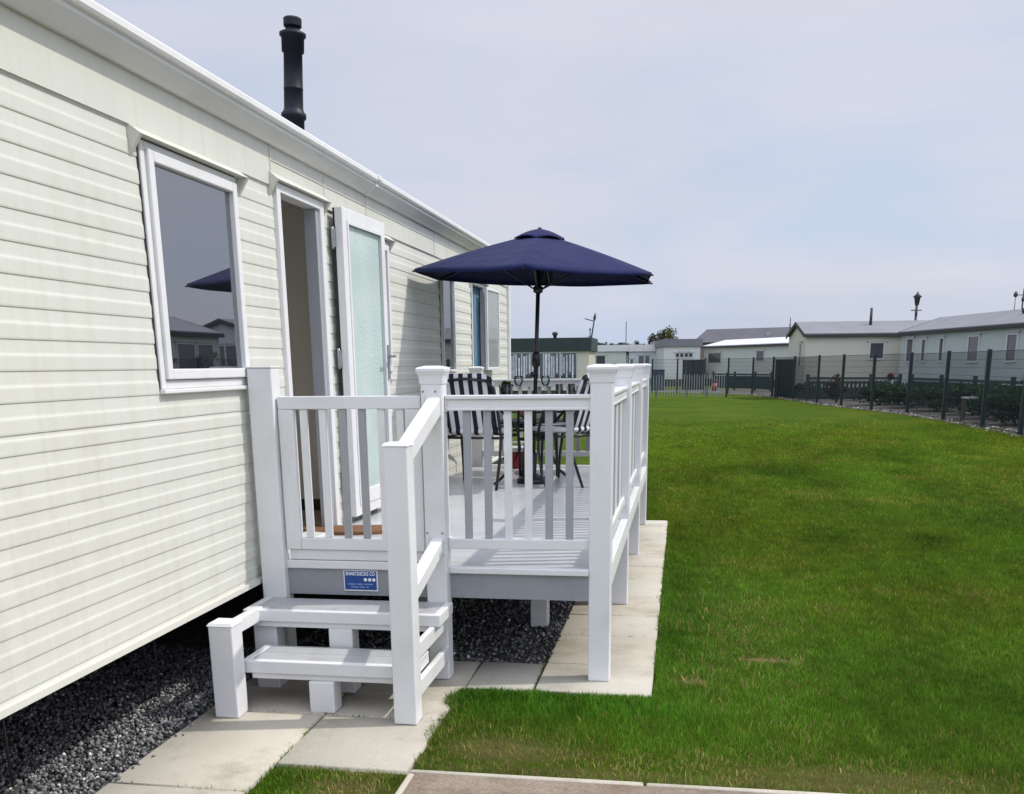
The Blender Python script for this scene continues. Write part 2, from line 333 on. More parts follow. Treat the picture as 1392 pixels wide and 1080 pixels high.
# ------------------------------------------------------------------ ground, paths
def sheet(name, x0, x1, y0, y1, z, mat):
    o = MB().add([(x0,y0,z),(x1,y0,z),(x1,y1,z),(x0,y1,z)], [(0,1,2,3)]).build(name, mat)
    return tag(o, kind='structure')
tag(sheet('ground', -300, 300, -60, 700, -0.020, 'turf'), 'mown green lawn stretching to the far fence', 'lawn')
gb = MB().add([(-6.3,-1.0,-0.014),(-2.07,-1.0,-0.014),(-2.07,4.80,-0.014),(-6.3,4.80,-0.014)], [(0,1,2,3)]).add([(-6.3,4.80,-0.014),(-0.645,4.80,-0.014),(-0.645,9.80,-0.014),(-6.3,9.80,-0.014)], [(0,1,2,3)]).add([(-6.3,9.80,-0.014),(-2.0,9.80,-0.014),(-2.0,12.1,-0.014),(-6.3,12.1,-0.014)], [(0,1,2,3)])
tag(gb.build('gravel_bed', 'gravel_base'), 'dark gravel bed under the caravan and deck', 'gravel', kind='structure')
# caravan park ground behind the mesh fence
FENCE = [(6.93,19.4),(6.86,22.0),(6.83,24.6),(6.74,27.8),(6.50,31.0),(5.95,33.6),(5.42,36.3),(4.95,39.0),(4.52,43.2),(3.97,46.7),(3.29,49.7),(2.24,52.0),(1.11,53.2),(-0.29,55.0),(-1.64,56.0)]
me = MB(); n = len(FENCE)
pts = [(11.5, 4.0), (9.0, 12.0)] + FENCE + [(-12, 58)]
vs = [(x - 0.12, y, -0.012) for x, y in pts] + [(x + 90, y + 25, -0.012) for x, y in pts]
k = len(pts)
tag(me.add(vs, [(i, i+1, k+i+1, k+i) for i in range(k-1)]).build('park_ground', 'park_gravel'), 'pale stony strip of ground beyond the green mesh fence', 'gravel', kind='structure')

def slabs(name, cells, label, mat, cat):
    """separate concrete flags with open joints, each with its own tone"""
    V = []; F = []; T = []
    for (x0, x1, y0, y1) in cells:
        g = 0.004; dz = random.uniform(-0.003, 0.002); t = random.uniform(0.86, 1.0); tint = random.uniform(-0.02, 0.02)
        tx = random.uniform(-0.002, 0.002)
        o = len(V); bv = 0.006
        for (a, b_, c, d, z) in ((x0+g, x1-g, y0+g, y1-g, -0.06), (x0+g, x1-g, y0+g, y1-g, dz-0.005), (x0+g+bv, x1-g-bv, y0+g+bv, y1-g-bv, dz)):
            V += [(a,c,z),(b_,c,z+tx*(z>-0.05)),(b_,d,z+tx*(z>-0.05)),(a,d,z)]
        T += [(t+tint, t, t-tint)] * 12
        for l in (0, 4):
            for i in range(4): F.append((o+l+i, o+l+(i+1) % 4, o+l+4+(i+1) % 4, o+l+4+i))
        F.append((o+8, o+9, o+10, o+11))
    o = fast_mesh(name, V, [np.array(F)], mat, T)
    return tag(o, label, cat, kind='structure')
cells = []
ys = [-0.4, 0.45, 1.35, 2.25, 3.15, 3.97, 4.87]
for i in range(len(ys)-1): cells.append((-2.08, -1.53, ys[i], ys[i+1]))
cells += [(-1.53, -0.99, 3.41, 3.97), (-1.53, -0.99, 3.97, 4.87), (-0.99, -0.66, 4.42, 4.87)]
tag(slabs('path', cells, 'pale concrete slab path in front of the steps beside the gravel', 'slab_concrete', 'path'))
yy = [4.42, 4.885, 5.45, 5.93, 6.45, 7.02, 7.48, 8.0, 8.45, 9.02, 9.4, 9.81]
cells = [(-0.655, -0.095, yy[i], yy[i+1]) for i in range(len(yy)-1)]
slabs('side_path', cells, 'narrow pale slab path along the lawn side of the white decking', 'slab_concrete', 'path')
# stained concrete pad with pale edging at the bottom of the view
pad = MB().add([(-0.955,0.0,-0.004),(6,0.0,-0.004),(6,3.40,-0.004),(-0.955,3.40,-0.004)], [(0,1,2,3)])
po = fast_mesh('paving', pad.v, [np.array(pad.f)], 'pad_concrete', [(1,1,1)]*4)
tag(po, 'brown speckled concrete pad edged with a pale kerb', 'paving', kind='structure')
kc = []
for i in range(8): kc.append((-0.99 + i*0.9, -0.99 + (i+1)*0.9 - 0.004, 3.40, 3.438))
kc += [(-0.99, -0.957, 2.4, 3.398), (-0.99, -0.957, 1.4, 2.398)]
slabs('kerb', kc, 'pale narrow concrete kerb round the brown pad', 'kerb_concrete', 'kerb')

# gravel stones
def ico():
    bm = bmesh.new(); bmesh.ops.create_icosphere(bm, subdivisions=1, radius=1.0)
    v = np.array([p.co[:] for p in bm.verts]); f = np.array([[q.index for q in p.verts] for p in bm.faces]); bm.free(); return v, f
IV, IF = ico()
def stones(n, xy, r0, r1, zbase):
    V = []; F = []; T = []
    sc_ = rng.uniform(0.6, 1.15, (n, 3)) * rng.uniform(r0, r1, (n, 1)); sc_[:, 2] *= 0.75
    jit = rng.uniform(0.72, 1.2, (n, len(IV), 1))
    ang = rng.uniform(0, 6.28, (n, 3))
    P = IV[None] * jit * sc_[:, None]
    for ax in range(3):
        c, s_ = np.cos(ang[:, ax])[:, None], np.sin(ang[:, ax])[:, None]; i, j = (ax+1) % 3, (ax+2) % 3
        a, b_ = P[..., i].copy(), P[..., j].copy(); P[..., i] = a*c - b_*s_; P[..., j] = a*s_ + b_*c
    P += np.concatenate([xy, zbase[:, None]], 1)[:, None]
    g = np.clip(rng.normal(0.135, 0.085, n), 0.03, 0.5); w = rng.random(n) < 0.03; g[w] = rng.uniform(0.45, 0.7, w.sum())
    col = np.stack([g * rng.uniform(0.96, 1.06, n), g, g * rng.uniform(0.95, 1.06, n)], 1)
    F = (IF[None] + (np.arange(n) * len(IV))[:, None, None]).reshape(-1, 3)
    return P.reshape(-1, 3), F, np.repeat(col, len(IV), 0)
nA = 13500; a = np.stack([rng.uniform(-2.95, -2.086, nA), rng.uniform(2.3, 4.9, nA)], 1)
nB = 9500; b_ = np.stack([rng.uniform(-2.1, -0.64, nB), rng.uniform(4.86, 8.2, nB)], 1)
nC = 45; c_ = np.stack([rng.normal(-2.06, 0.02, nC), rng.uniform(2.3, 4.2, nC)], 1)
xy = np.concatenate([a, b_, c_]); zz = np.concatenate([rng.uniform(-0.012, 0.006, nA + nB), np.full(nC, 0.005)])
mound = 0.02 * vnoise(xy[:, 0]*3, xy[:, 1]*3, 5); 
P, F, T = stones(len(xy), xy, 0.006, 0.0128, zz + np.where(np.arange(len(xy)) < nA + nB, mound - 0.004, 0))
tag(fast_mesh('gravel', P, [F], 'gravel_stone', T), 'loose grey stone chippings beside the slab path and under the deck', 'gravel', kind='stuff')

# grass blades
def lawn_zone(x, y):
    """1 where turf grows, ragged at the slab edges"""
    rag = 0.075 * (vnoise(x*9, y*9, 11) - 0.35)
    pad_ = (y < 3.435 + 0.4*rag) & (x > -1.0 - rag)
    leftp = (x < -1.52 - rag)
    cross = (x < -0.985 - rag*1.3) & (y > 3.40)
    row = (x < -0.1) & (y > 4.40 + rag*1.2) & (y < 9.83)
    side = (x < -0.085 - rag) & (y > 4.40) & (y < 9.84 )
    return ~(pad_ | leftp | cross | row | side)
def blob(x, y, cx, cy, rx, ry): return np.exp(-(((x-cx)/rx)**2 + ((y-cy)/ry)**2))
def blades(n, x, y, wscale=1.0):
    d = np.hypot(x, y)
    patch = 0.6*vnoise(x*1.3+5, y*1.3, 21) + 0.4*vnoise(x*4.1, y*4.1, 22)
    dry = np.clip(1.0*blob(x, y, -0.70, 3.72, 0.24, 0.14) + 0.6*blob(x, y, -0.42, 3.66, 0.2, 0.12) + 1.3*blob(x, y, 0.47, 5.14, 0.14, 0.05) + 0.8*blob(x, y, 0.1, 4.72, 0.09, 0.07)
        + 0.75*blob(x, y, 0.7, 3.62, 0.55, 0.14) + 0.8*blob(x, y, -1.15, 3.2, 0.2, 0.3) + 0.55*blob(x, y, 0.0, 3.55, 1.6, 0.13) + 0.25*blob(x, y, 0.35, 5.6, 0.35, 1.3)
        + 0.5*np.clip(patch-0.62, 0, 1)*2 + 0.25*np.clip(vnoise(x*0.5, y*0.35, 31)-0.55, 0, 1), 0, 1)
    lush = np.clip(0.9*blob(x, y, -0.75, 4.25, 0.5, 0.17) + 0.5*blob(x, y, 0.05, 5.5, 0.22, 1.8) + 0.6*blob(x, y, -0.2, 4.2, 0.5, 0.12), 0, 1)
    keep = rng.random(n) > np.clip(dry*0.85 - 0.25, 0, 0.62)
    x, y, d, dry, lush, patch = (q[keep] for q in (x, y, d, dry, lush, patch)); n = len(x)
    clump = vnoise(x*11, y*7, 51)*0.6 + vnoise(x*23, y*15, 52)*0.4
    h = rng.uniform(0.018, 0.036, n) * (1 + 0.75*lush) * (1 - 0.35*dry) * (0.7 + 0.4*patch + 0.4*clump)
    w = 0.0030 * np.maximum(1, (d/4.2))**0.85 * rng.uniform(0.7, 1.3, n) * wscale
    h *= np.maximum(1, d/9)**0.35
    az = rng.uniform(0, 2*np.pi, n); lean = rng.uniform(0.1, 0.95, n) * (0.8 + 0.4*dry); la = rng.uniform(0, 2*np.pi, n)
    bx, by = np.cos(az)*w/2, np.sin(az)*w/2; lx, ly = np.cos(la)*lean*h, np.sin(la)*lean*h
    z0 = np.full(n, -0.022)
    V = np.empty((n, 5, 3), np.float32)
    V[:, 0] = np.stack([x-bx, y-by, z0], 1); V[:, 1] = np.stack([x+bx, y+by, z0], 1)
    mx_, my_ = x + lx*0.4, y + ly*0.4; zm = z0 + h*0.62
    V[:, 2] = np.stack([mx_+bx*0.8, my_+by*0.8, zm], 1); V[:, 3] = np.stack([mx_-bx*0.8, my_-by*0.8, zm], 1)
    V[:, 4] = np.stack([x+lx, y+ly, z0 + h*(1-0.25*lean)], 1)
    i = (np.arange(n)*5)[:, None]
    Q = i + np.array([[0, 1, 2, 3]]); Tt = i + np.array([[3, 2, 4]])
    g1 = np.array([0.060, 0.160, 0.012]); g2 = np.array([0.130, 0.210, 0.018]); st = np.array([0.33, 0.265, 0.10]); gl = np.array([0.056, 0.190, 0.014])
    t = np.clip(0.55*patch + rng.normal(0.1, 0.22, n), 0, 1)[:, None]
    c = g1*(1-t) + g2*t; c = c*(1-lush[:, None]*0.6) + gl*lush[:, None]*0.6
    sdry = (rng.random(n) < np.clip(0.02 + dry*0.75, 0, 0.9))[:, None]; c = np.where(sdry, st*rng.uniform(0.5, 1.1, (n, 1)), c)
    oliv = np.clip(1.6*vnoise(x*0.55+9, y*0.3, 43) - 0.45 + 0.35*blob(x, y, 0.7, 9.0, 0.9, 4.0), 0, 1)[:, None]
    c = c*(1-0.55*oliv) + c*np.array([1.42, 0.94, 0.9])*0.55*oliv
    c = c * (0.42 + 0.50*vnoise(x*2.3, y*0.9, 41) + 0.70*clump + 0.30*(vnoise(x*0.35+3, y*0.22, 42)-0.5))[:, None] * rng.uniform(0.75, 1.25, (n, 1))
    rut_shade = np.clip(sum(blob(x, y, *q) for q in ((1.87, 12.9, 0.35, 0.7), (1.98, 11.2, 0.22, 0.5), (2.02, 10.0, 0.25, 0.35), (2.2, 9.0, 0.22, 0.28), (1.6, 14.5, 0.4, 0.5), (0.9, 15.2, 0.5, 0.4))), 0, 1)*(0.4+0.9*clump)
    c = c*(1 - 0.36*np.clip(rut_shade, 0, 1))[:, None]  # shading of the ruts, painted into the blade colour
    far = np.clip((d-6)/14, 0, 1)[:, None]; c = c*(1-far) + c*np.array([1.12, 0.98, 0.8])*far
    return V.reshape(-1, 3), Q, Tt, np.repeat(c, 5, 0)
def scatter(n):
    # density falls with distance so that near turf is thick; only where the lawn can be seen
    u = rng.random(n); p = 0.45
    y = (3.05**p + u*(29.0**p - 3.05**p))**(1/p)
    lo = np.where(y < 9.6, -1.25 , -0.2 - (y-9.6)*0.16 - 2.0); hi = np.minimum(0.56*y + 0.75, 7.2)
    lo = np.maximum(lo, -3.2); lo = np.where((y > 4.45) & (y < 9.6), -0.16, lo); lo = np.where(y < 3.45, -1.56, lo); lo = np.where((y>=3.45)&(y<=4.45), -1.1, lo)
    x = lo + rng.random(n)*(hi-lo)
    return x, y
x, y = scatter(600000); k = lawn_zone(x, y) & (rng.random(len(x)) < np.clip((29.0 - y)/14.0, 0, 1)**1.3); x, y = x[k], y[k]
# thicker fringe hanging over the slab edges
ex = np.concatenate([rng.normal(-1.0, 0.03, 2500), rng.uniform(-1.0, -0.08, 5500), rng.normal(-0.075, 0.022, 9000), rng.uniform(-1.5,-1.0,1200)])
ey = np.concatenate([rng.uniform(3.46, 4.3, 2500), rng.normal(4.375, 0.03, 5500), rng.uniform(4.38, 9.8, 9000), rng.normal(3.37,0.03,1200)])
k = lawn_zone(ex, ey); x = np.concatenate([x, ex[k]]); y = np.concatenate([y, ey[k]])
jx = np.concatenate([np.full(260, -1.53) + rng.normal(0, 0.004, 260), rng.uniform(-2.05, -1.0, 120), np.full(420, -0.657) + rng.normal(0, 0.006, 420), rng.uniform(-0.65, -0.1, 160)])
jy = np.concatenate([rng.choice([2.9, 3.3, 3.5, 3.75, 4.3], 260) + rng.normal(0, 0.07, 260), rng.choice([3.97, 3.15], 120) + rng.normal(0, 0.004, 120), rng.uniform(4.45, 9.6, 420), rng.choice(yy, 160) + rng.normal(0, 0.005, 160)])
x = np.concatenate([x, jx]); y = np.concatenate([y, jy])
V, Q, Tt, C = blades(len(x), x, y)
tag(fast_mesh('grass', V, [Q, Tt], 'grass_blade', C), 'short green lawn grass with dry yellowish patches', 'grass', kind='stuff')
# ------------------------------------------------------------------ the caravan
van = empty('static_caravan', 'long cream clad static caravan with open door and black roof flue', 'caravan', (XW, 4.0, 0.0))
def vb(): return MB()
OX = XW; OY = 4.0
def V_(mb, name, mats, parent=van, bevel=0.0, fix=True):   # geometry is written in world metres, then shifted to the caravan's base
    mb.v = [(x-OX, y-OY, z) for x, y, z in mb.v]
    return mb.build(name, mats, parent, bevel, fix)
Y0, Y1 = -2.2, 12.02; ZB, ZJ, ZU, ZT = 0.47, 1.298, 2.378, 2.60
# (y0, y1, z0, z1) openings
OP_W1 = (3.775, 4.60, 1.425, 2.335); OP_D = (5.085, 5.72, 0.565, 2.40); OP_W2 = (6.40, 7.04, 1.43, 2.33); OP_W3 = (8.60, 9.09, 1.43, 2.27); OP_W4 = (9.90, 10.52, 1.42, 2.29)
OPS = [OP_W1, OP_D, OP_W2, OP_W3, OP_W4]
def profile(z0, z1, pitch, top):
    """lapped board profile (offset, z) between z0 and z1, boards hang from z = top"""
    shape = [(0.0, 0.0012), (0.36, 0.0022), (0.41, 0.0028), (0.48, 0.0047), (0.53, 0.0051), (0.90, 0.0050), (0.955, 0.0042), (0.985, 0.0006), (1.0, 0.0006)]
    out = []
    k0 = int((top - z1) / pitch) - 1; k1 = int((top - z0) / pitch) + 2
    pts = []
    for k in range(k0, k1):
        for t, o in shape[:-1]: pts.append((top - (k + t) * pitch, o))
    pts.sort(key=lambda p: -p[0])
    def at(z):
        for (a, oa), (b_, ob) in zip(pts, pts[1:]):
            if a >= z >= b_: return oa + (ob-oa)*(a-z)/max(a-b_, 1e-9)
        return 0.0
    return [(at(z1), z1)] + [(o, z) for z, o in pts if z0 + 1e-4 < z < z1 - 1e-4] + [(at(z0), z0)]
wall = MB()
brk = sorted(set([Y0, Y1] + [q for o in OPS for q in o[:2]]))
def strip(y0, y1, prof):
    vs = [(XW + o, y0, z) for o, z in prof] + [(XW + o, y1, z) for o, z in prof]; n_ = len(prof)
    wall.add(vs, [(i, i+1, n_+i+1, n_+i) for i in range(n_-1)])
for ya, yb in zip(brk, brk[1:]):
    ops = [o for o in OPS if o[0] <= ya + 1e-6 and o[1] >= yb - 1e-6]
    def runs(za, zb):
        segs = [(za, zb)]
        for o in ops:
            ns = []
            for a_, b2 in segs:
                if o[2] > a_: ns.append((a_, min(b2, o[2])))
                if o[3] < b2: ns.append((max(a_, o[3]), b2))
            segs = [s_ for s_ in ns if s_[1]-s_[0] > 1e-3]
        return segs
    for a_, b2 in runs(ZB, ZJ): strip(ya, yb, profile(a_, b2, 0.0925, ZJ - 0.063 + 0.0925))
    for a_, b2 in runs(ZJ, ZU): strip(ya, yb, profile(a_, b2, 0.09725, ZU - 0.010))
    for a_, b2 in runs(ZU, ZT): strip(ya, yb, [(0.012, b2), (0.012, a_), (0.0, a_)])
wo = V_(wall, 'wall', 'cream_cladding', fix=False)
# joint strips: thin shadow gaps with a lip, seams of the upper band
jt = MB(); lip = [(0.0, 0.0), (0.020, 0.0), (0.020, 0.006), (0.0, 0.014)]
def yruns(z):
    segs = [(Y0, Y1)]
    for o in OPS:
        if o[2] - 0.02 < z < o[3] + 0.02: segs = [p for a_, b2 in segs for p in ((a_, min(b2, o[0])), (max(a_, o[1]), b2)) if p[1] - p[0] > 0.01]
    return segs
for y_ in (5.03, 5.80, 6.58, 8.4, 10.2): jt.box(XW + 0.010, XW + 0.0165, y_, y_ + 0.010, ZU + 0.004, ZT - 0.03)
jt.prism([(XW + o, 2.495 + h) for o, h in ((0.0, 0.0), (0.0165, 0.0), (0.0165, 0.003), (0.0, 0.010))], 5.05, Y1)
jt.box(XW + 0.0, XW + 0.022, Y0, Y1, ZB - 0.012, ZB + 0.012)
V_(jt, 'cover_strip', 'cream_trim')
V_(MB().box(XW - 0.02, XW + 0.035, Y1 - 0.075, Y1 + 0.01, ZB, ZT - 0.005), 'corner_trim', 'white_upvc', bevel=0.01)
# gutter with a rolled lip and the roof behind it
gp = [(XW, 2.565), (XW+0.032, 2.562), (XW+0.050, 2.572), (XW+0.088, 2.600), (XW+0.100, 2.612), (XW+0.100, 2.628), (XW+0.116, 2.632), (XW+0.122, 2.642), (XW+0.122, 2.664), (XW+0.114, 2.672), (XW+0.090, 2.670), (XW+0.070, 2.655), (XW+0.0, 2.655)]
g_ = MB()
joints = [Y0, 1.9, 6.55, Y1]
for a_, b2 in zip(joints, joints[1:]): g_.prism(gp, a_, b2 - 0.004)
go = V_(g_, 'gutter', 'white_gutter')
for y_ in (1.9, 6.55): V_(MB().prism([(x_ + (0.006 if x_ > XW + 0.02 else 0), z + (0.004 if z > 2.63 else -0.004)) for x_, z in gp], y_ - 0.035, y_ + 0.03), 'joint_bracket', 'white_gutter', go)
rf = MB().hexa([(XW+0.07,Y0,2.66),(XW-1.85,Y0,3.02),(XW-1.85,Y1,3.02),(XW+0.07,Y1,2.66)][::-1], [(XW+0.07,Y0,2.685),(XW-1.85,Y0,3.05),(XW-1.85,Y1,3.05),(XW+0.07,Y1,2.685)][::-1])
rf.hexa([(XW-1.85,Y0,3.02),(XW-3.7,Y0,2.64),(XW-3.7,Y1,2.64),(XW-1.85,Y1,3.02)], [(XW-1.85,Y0,3.05),(XW-3.7,Y0,2.67),(XW-3.7,Y1,2.67),(XW-1.85,Y1,3.05)])
roof = V_(rf, 'roof', 'roof_grey')
# flue, leaning a touch, on the roof slope
fx, fy, fz = -2.872, 7.50, 2.74
ch = MB().lathe([(0.076,0),(0.076,0.50),(0.090,0.512),(0.090,0.540),(0.076,0.555),(0.069,0.575),(0.068,0.70),(0.070,0.702),(0.070,0.708),(0.068,0.711),(0.066,0.940),(0.079,0.944),(0.081,1.035),(0.094,1.046),(0.094,1.064),(0.070,1.076),(0.050,1.086),(0.050,1.102)], n=28)
ch.lathe([(0.058,1.102),(0.066,1.110),(0.066,1.155),(0.058,1.164),(0.03,1.167)], n=10, smooth=False)
M4 = Matrix.Translation((fx, fy, fz)) @ Matrix.Rotation(R(3.0), 4, 'Y')
ch.v = [tuple(M4 @ Vector(p)) for p in ch.v]
V_(ch, 'chimney', 'black_flue')
# floor, far side, ends, inner rooms
V_(MB().box(XW-3.66, XW-0.03, Y0, Y1, ZB-0.03, 0.52), 'floor', 'dark_steel')
bw = MB().box(XW-3.7, XW-3.66, Y0, Y1, 0.0, 2.62).box(XW-3.66, XW-0.004, Y0, Y0+0.04, 0.0, 2.62).box(XW-3.66, XW-0.004, Y1-0.06, Y1-0.02, 0.0, 2.62)
V_(bw, 'skirting', 'cream_trim')  # unseen far walls; their skirt is added to keep the underside dark
ch_ = MB()
for x_ in (XW-0.75, XW-2.6): ch_.box(x_-0.05, x_+0.05, Y0+0.3, Y1-0.3, 0.20, 0.435)
for y_ in (3.4, 5.0, 8.0): ch_.box(XW-2.7, XW-0.6, y_-0.04, y_+0.04, 0.26, 0.43)
V_(ch_, 'chassis', 'dark_steel')
for (x_, y_) in ((-2.38, 3.02), (-2.36, 4.05), (-2.36, 8.0)):
    V_(MB().tube([(x_, y_, 0.0), (x_, y_, 0.45)], 0.005).lathe([(0.05, 0.0), (0.05, 0.012), (0.012, 0.02)], (x_, y_, -0.002), 12), 'jack_leg', 'dark_steel')
ip = MB()
ip.box(XW-2.6, XW-0.07, 6.56, 6.60, 0.535, 2.50)         # partition beside the door
ip.box(XW-1.05, XW-1.01, 4.90, 6.56, 0.535, 2.50)        # back wall of the lobby
ip.box(XW-1.05, XW-0.07, 4.86, 4.90, 0.535, 2.50)
ip.box(XW-2.4, XW-2.36, Y0+0.1, 4.62, 0.535, 2.50); ip.box(XW-2.4, XW-2.36, 6.60, Y1-0.1, 0.535, 2.50)
V_(ip, 'room_partition', 'room_wall')
V_(MB().box(XW-3.6, XW-0.02, Y0+0.05, Y1-0.07, 2.50, 2.53), 'ceiling', 'room_ceiling')
V_(MB().box(XW-3.6, XW-0.02, Y0+0.05, Y1-0.07, 0.525, 0.535), 'carpet', 'room_carpet')
V_(MB().box(XW-1.008, XW-0.08, 6.535, 6.558, 0.536, 0.61).box(XW-1.008, XW-0.99, 4.91, 6.53, 0.536, 0.61), 'skirting_board', 'dark_skirting')

def ring(mb, x0, x1, y0, y1, z0, z1, t, tb=None, mi=0):   # rectangular frame in the wall plane
    tb = tb or t
    mb.box(x0, x1, y0, y0+t, z0, z1, mi).box(x0, x1, y1-t, y1, z0, z1, mi)
    mb.box(x0, x1, y0+t, y1-t, z1-t, z1, mi).box(x0, x1, y0+t, y1-t, z0, z0+tb, mi); return mb
def window(o, sash=True, t=0.034, ts=0.042, deep=0.014):
    y0, y1, z0, z1 = o
    f_ = ring(MB(), XW-0.03, XW+deep, y0-0.006, y1+0.006, z0-0.006, z1+0.006, t)
    f_.box(XW-0.02, XW+0.029, y0-0.012, y1+0.012, z0-0.024, z0-0.0065)
    fo = V_(f_, 'window', 'white_upvc', bevel=0.004)
    V_(ring(MB(), XW-0.02, XW+0.006, y0-0.016, y1+0.016, z0-0.016, z1+0.012, 0.0095), 'seal', 'black_plastic', fo)
    if sash:
        V_(ring(MB(), XW-0.029, XW+deep+0.014, y0+t-0.003, y1-t*0.27, z0+t-0.003, z1-t*0.66, ts), 'sash', 'white_upvc', fo, bevel=0.005)
        V_(MB().box(XW+deep-0.018, XW+deep-0.010, y0+t+ts-0.010, y1-t*0.27-ts+0.006, z0+t+ts-0.010, z1-t*0.66-ts+0.01), 'pane', 'window_glass', fo)
    # drip cap over the head with folded ends, and crimped side flashing
    d = MB()
    d.hexa([(XW,y0-0.055,z1+0.012),(XW+0.052,y0-0.055,z1+0.012),(XW+0.052,y1+0.06,z1+0.012),(XW,y1+0.06,z1+0.012)],
           [(XW,y0-0.055,z1+0.040),(XW+0.018,y0-0.055,z1+0.040),(XW+0.018,y1+0.06,z1+0.040),(XW,y1+0.06,z1+0.040)])
    for e in (y0-0.068, y1+0.048):
        d.add([(XW,e,z1+0.05),(XW+0.055,e,z1+0.012),(XW,e,z1-0.07),(XW,e+0.02,z1+0.05),(XW+0.055,e+0.02,z1+0.012),(XW,e+0.02,z1-0.07)],
              [(0,1,2),(5,4,3),(0,3,4,1),(1,4,5,2),(2,5,3,0)])
    V_(d, 'drip_cap', 'cream_trim', fo)
    return fo
w1 = window(OP_W1); 
cu = MB(); 
prev = None
pts = [(XW-0.10, 4.415, 2.15), (XW-0.10, 4.40, 2.0), (XW-0.10, 4.415, 1.85), (XW-0.10, 4.42, 1.65), (XW-0.10, 4.40, 1.45)]
cu.tube(pts, [0.012, 0.014, 0.009, 0.010, 0.013], 8); cu.tube([(XW-0.1, 4.49, 2.0), (XW-0.1, 4.475, 1.86), (XW-0.1, 4.48, 1.75)], [0.006, 0.008, 0.004], 6)
V_(cu, 'curtain', 'net_curtain', w1)
window(OP_W2)
w3 = window(OP_W3, True, 0.018, 0.022, 0.016)
w4 = window(OP_W4, False, 0.03)
cv = MB(); n_ = 34
vs = []
for i in range(n_ + 1):
    y_ = OP_W4[0] + 0.05 + (OP_W4[1]-OP_W4[0]-0.1)*i/n_; x_ = XW - 0.045 + 0.014*math.sin(i*1.35)
    vs += [(x_, y_, OP_W4[2]+0.02), (x_, y_, OP_W4[3]-0.02)]
V_(cv.add(vs, [(2*i, 2*i+2, 2*i+3, 2*i+1) for i in range(n_)], smooth=True), 'curtain', 'navy_curtain', w4)
# its open casement, swung out and back on the far jamb
cs = MB(); ring(cs, -0.014, 0.014, 0, 0.56, 0, OP_W4[3]-OP_W4[2]-0.05, 0.028)
gl_ = MB().box(-0.003, 0.003, 0.028, 0.532, 0.028, OP_W4[3]-OP_W4[2]-0.078)
Mx = Matrix.Translation((XW+0.055, OP_W4[1]-0.13, OP_W4[2]+0.03)) @ Matrix.Rotation(R(-3), 4, 'Z')
cs.v = [tuple(Mx @ Vector(p)) for p in cs.v]; gl_.v = [tuple(Mx @ Vector(p)) for p in gl_.v]
so = V_(cs, 'sash', 'white_upvc', w4, bevel=0.004); V_(gl_, 'pane', 'casement_glass', so)
# doorway: frame, threshold, drip cap
y0, y1, z0, z1 = OP_D
df = MB(); df.box(XW-0.055, XW+0.026, y0-0.02, y0+0.03, z0, z1).box(XW-0.055, XW+0.026, y1-0.03, y1+0.03, z0, z1).box(XW-0.055, XW+0.026, y0+0.03, y1-0.03, z1-0.045, z1)
df.box(XW-0.10, XW+0.04, y0-0.02, y1+0.03, z0-0.035, z0)
do_ = V_(df, 'door_frame', 'white_upvc', bevel=0.004)
V_(MB().box(XW-0.060, XW+0.012, y1-0.075, y1-0.0305, z0+0.001, z1-0.046), 'jamb', 'grey_upvc', do_, bevel=0.003)
dc = MB().hexa([(XW,y0-0.06,z1+0.005),(XW+0.055,y0-0.06,z1+0.005),(XW+0.055,y1+0.06,z1+0.005),(XW,y1+0.06,z1+0.005)],
               [(XW,y0-0.06,z1+0.038),(XW+0.018,y0-0.06,z1+0.038),(XW+0.018,y1+0.06,z1+0.038),(XW,y1+0.06,z1+0.038)])
for e in (y0-0.075, y1+0.05):
    dc.add([(XW,e,z1+0.05),(XW+0.058,e,z1+0.005),(XW,e,z1-0.08),(XW,e+0.02,z1+0.05),(XW+0.058,e+0.02,z1+0.005),(XW,e+0.02,z1-0.08)],
           [(0,1,2),(5,4,3),(0,3,4,1),(1,4,5,2),(2,5,3,0)])
V_(dc, 'drip_cap', 'cream_trim', do_)
# the door leaf, folded right back against the cladding
LW, LH = 0.74, 1.80
lf = ring(MB(), -0.024, 0.024, 0, LW, 0, LH, 0.078)
lf.box(-0.018, 0.018, 0.078, LW-0.078, 0.078, 0.15)
lg = MB().box(-0.008, 0.008, 0.078, LW-0.078, 0.15, LH-0.078)
lb = MB(); ring(lb, 0.0245, 0.030, 0.066, LW-0.066, 0.066, LH-0.066, 0.02)
gs = MB(); ring(gs, -0.036, -0.0245, 0.004, LW-0.004, 0.004, LH-0.004, 0.03)
hd = MB().box(0.028, 0.036, LW-0.06, LW-0.025, 0.82, 1.04).tube([(0.036, LW-0.042, 0.97), (0.075, LW-0.042, 0.97), (0.078, LW-0.14, 0.972)], 0.010, 8)
hgs = [MB().box(-0.04, -0.02, -0.02, 0.0, zz_, zz_+0.10).tube([(-0.035,-0.012,zz_-0.01),(-0.035,-0.012,zz_+0.11)], 0.009, 8) for zz_ in (0.18, 0.9, 1.58)]
Mx = Matrix.Translation((XW+0.068, 5.865, 0.595)) @ Matrix.Rotation(R(-2.6), 4, 'Z')
for q in [lf, lg, lb, hd, gs] + hgs: q.v = [tuple(Mx @ Vector(p)) for p in q.v]
leaf = V_(lf, 'door', 'white_upvc', van, bevel=0.005); leaf['label'] = 'white door leaf with frosted glass folded open'
V_(lg, 'pane', 'frosted_glass', leaf); V_(lb, 'glazing_bead', 'white_upvc', leaf); V_(hd, 'handle', 'galvanised', leaf); [V_(h_, 'hinge', 'galvanised', leaf) for h_ in hgs]; V_(gs, 'seal', 'black_plastic', leaf)

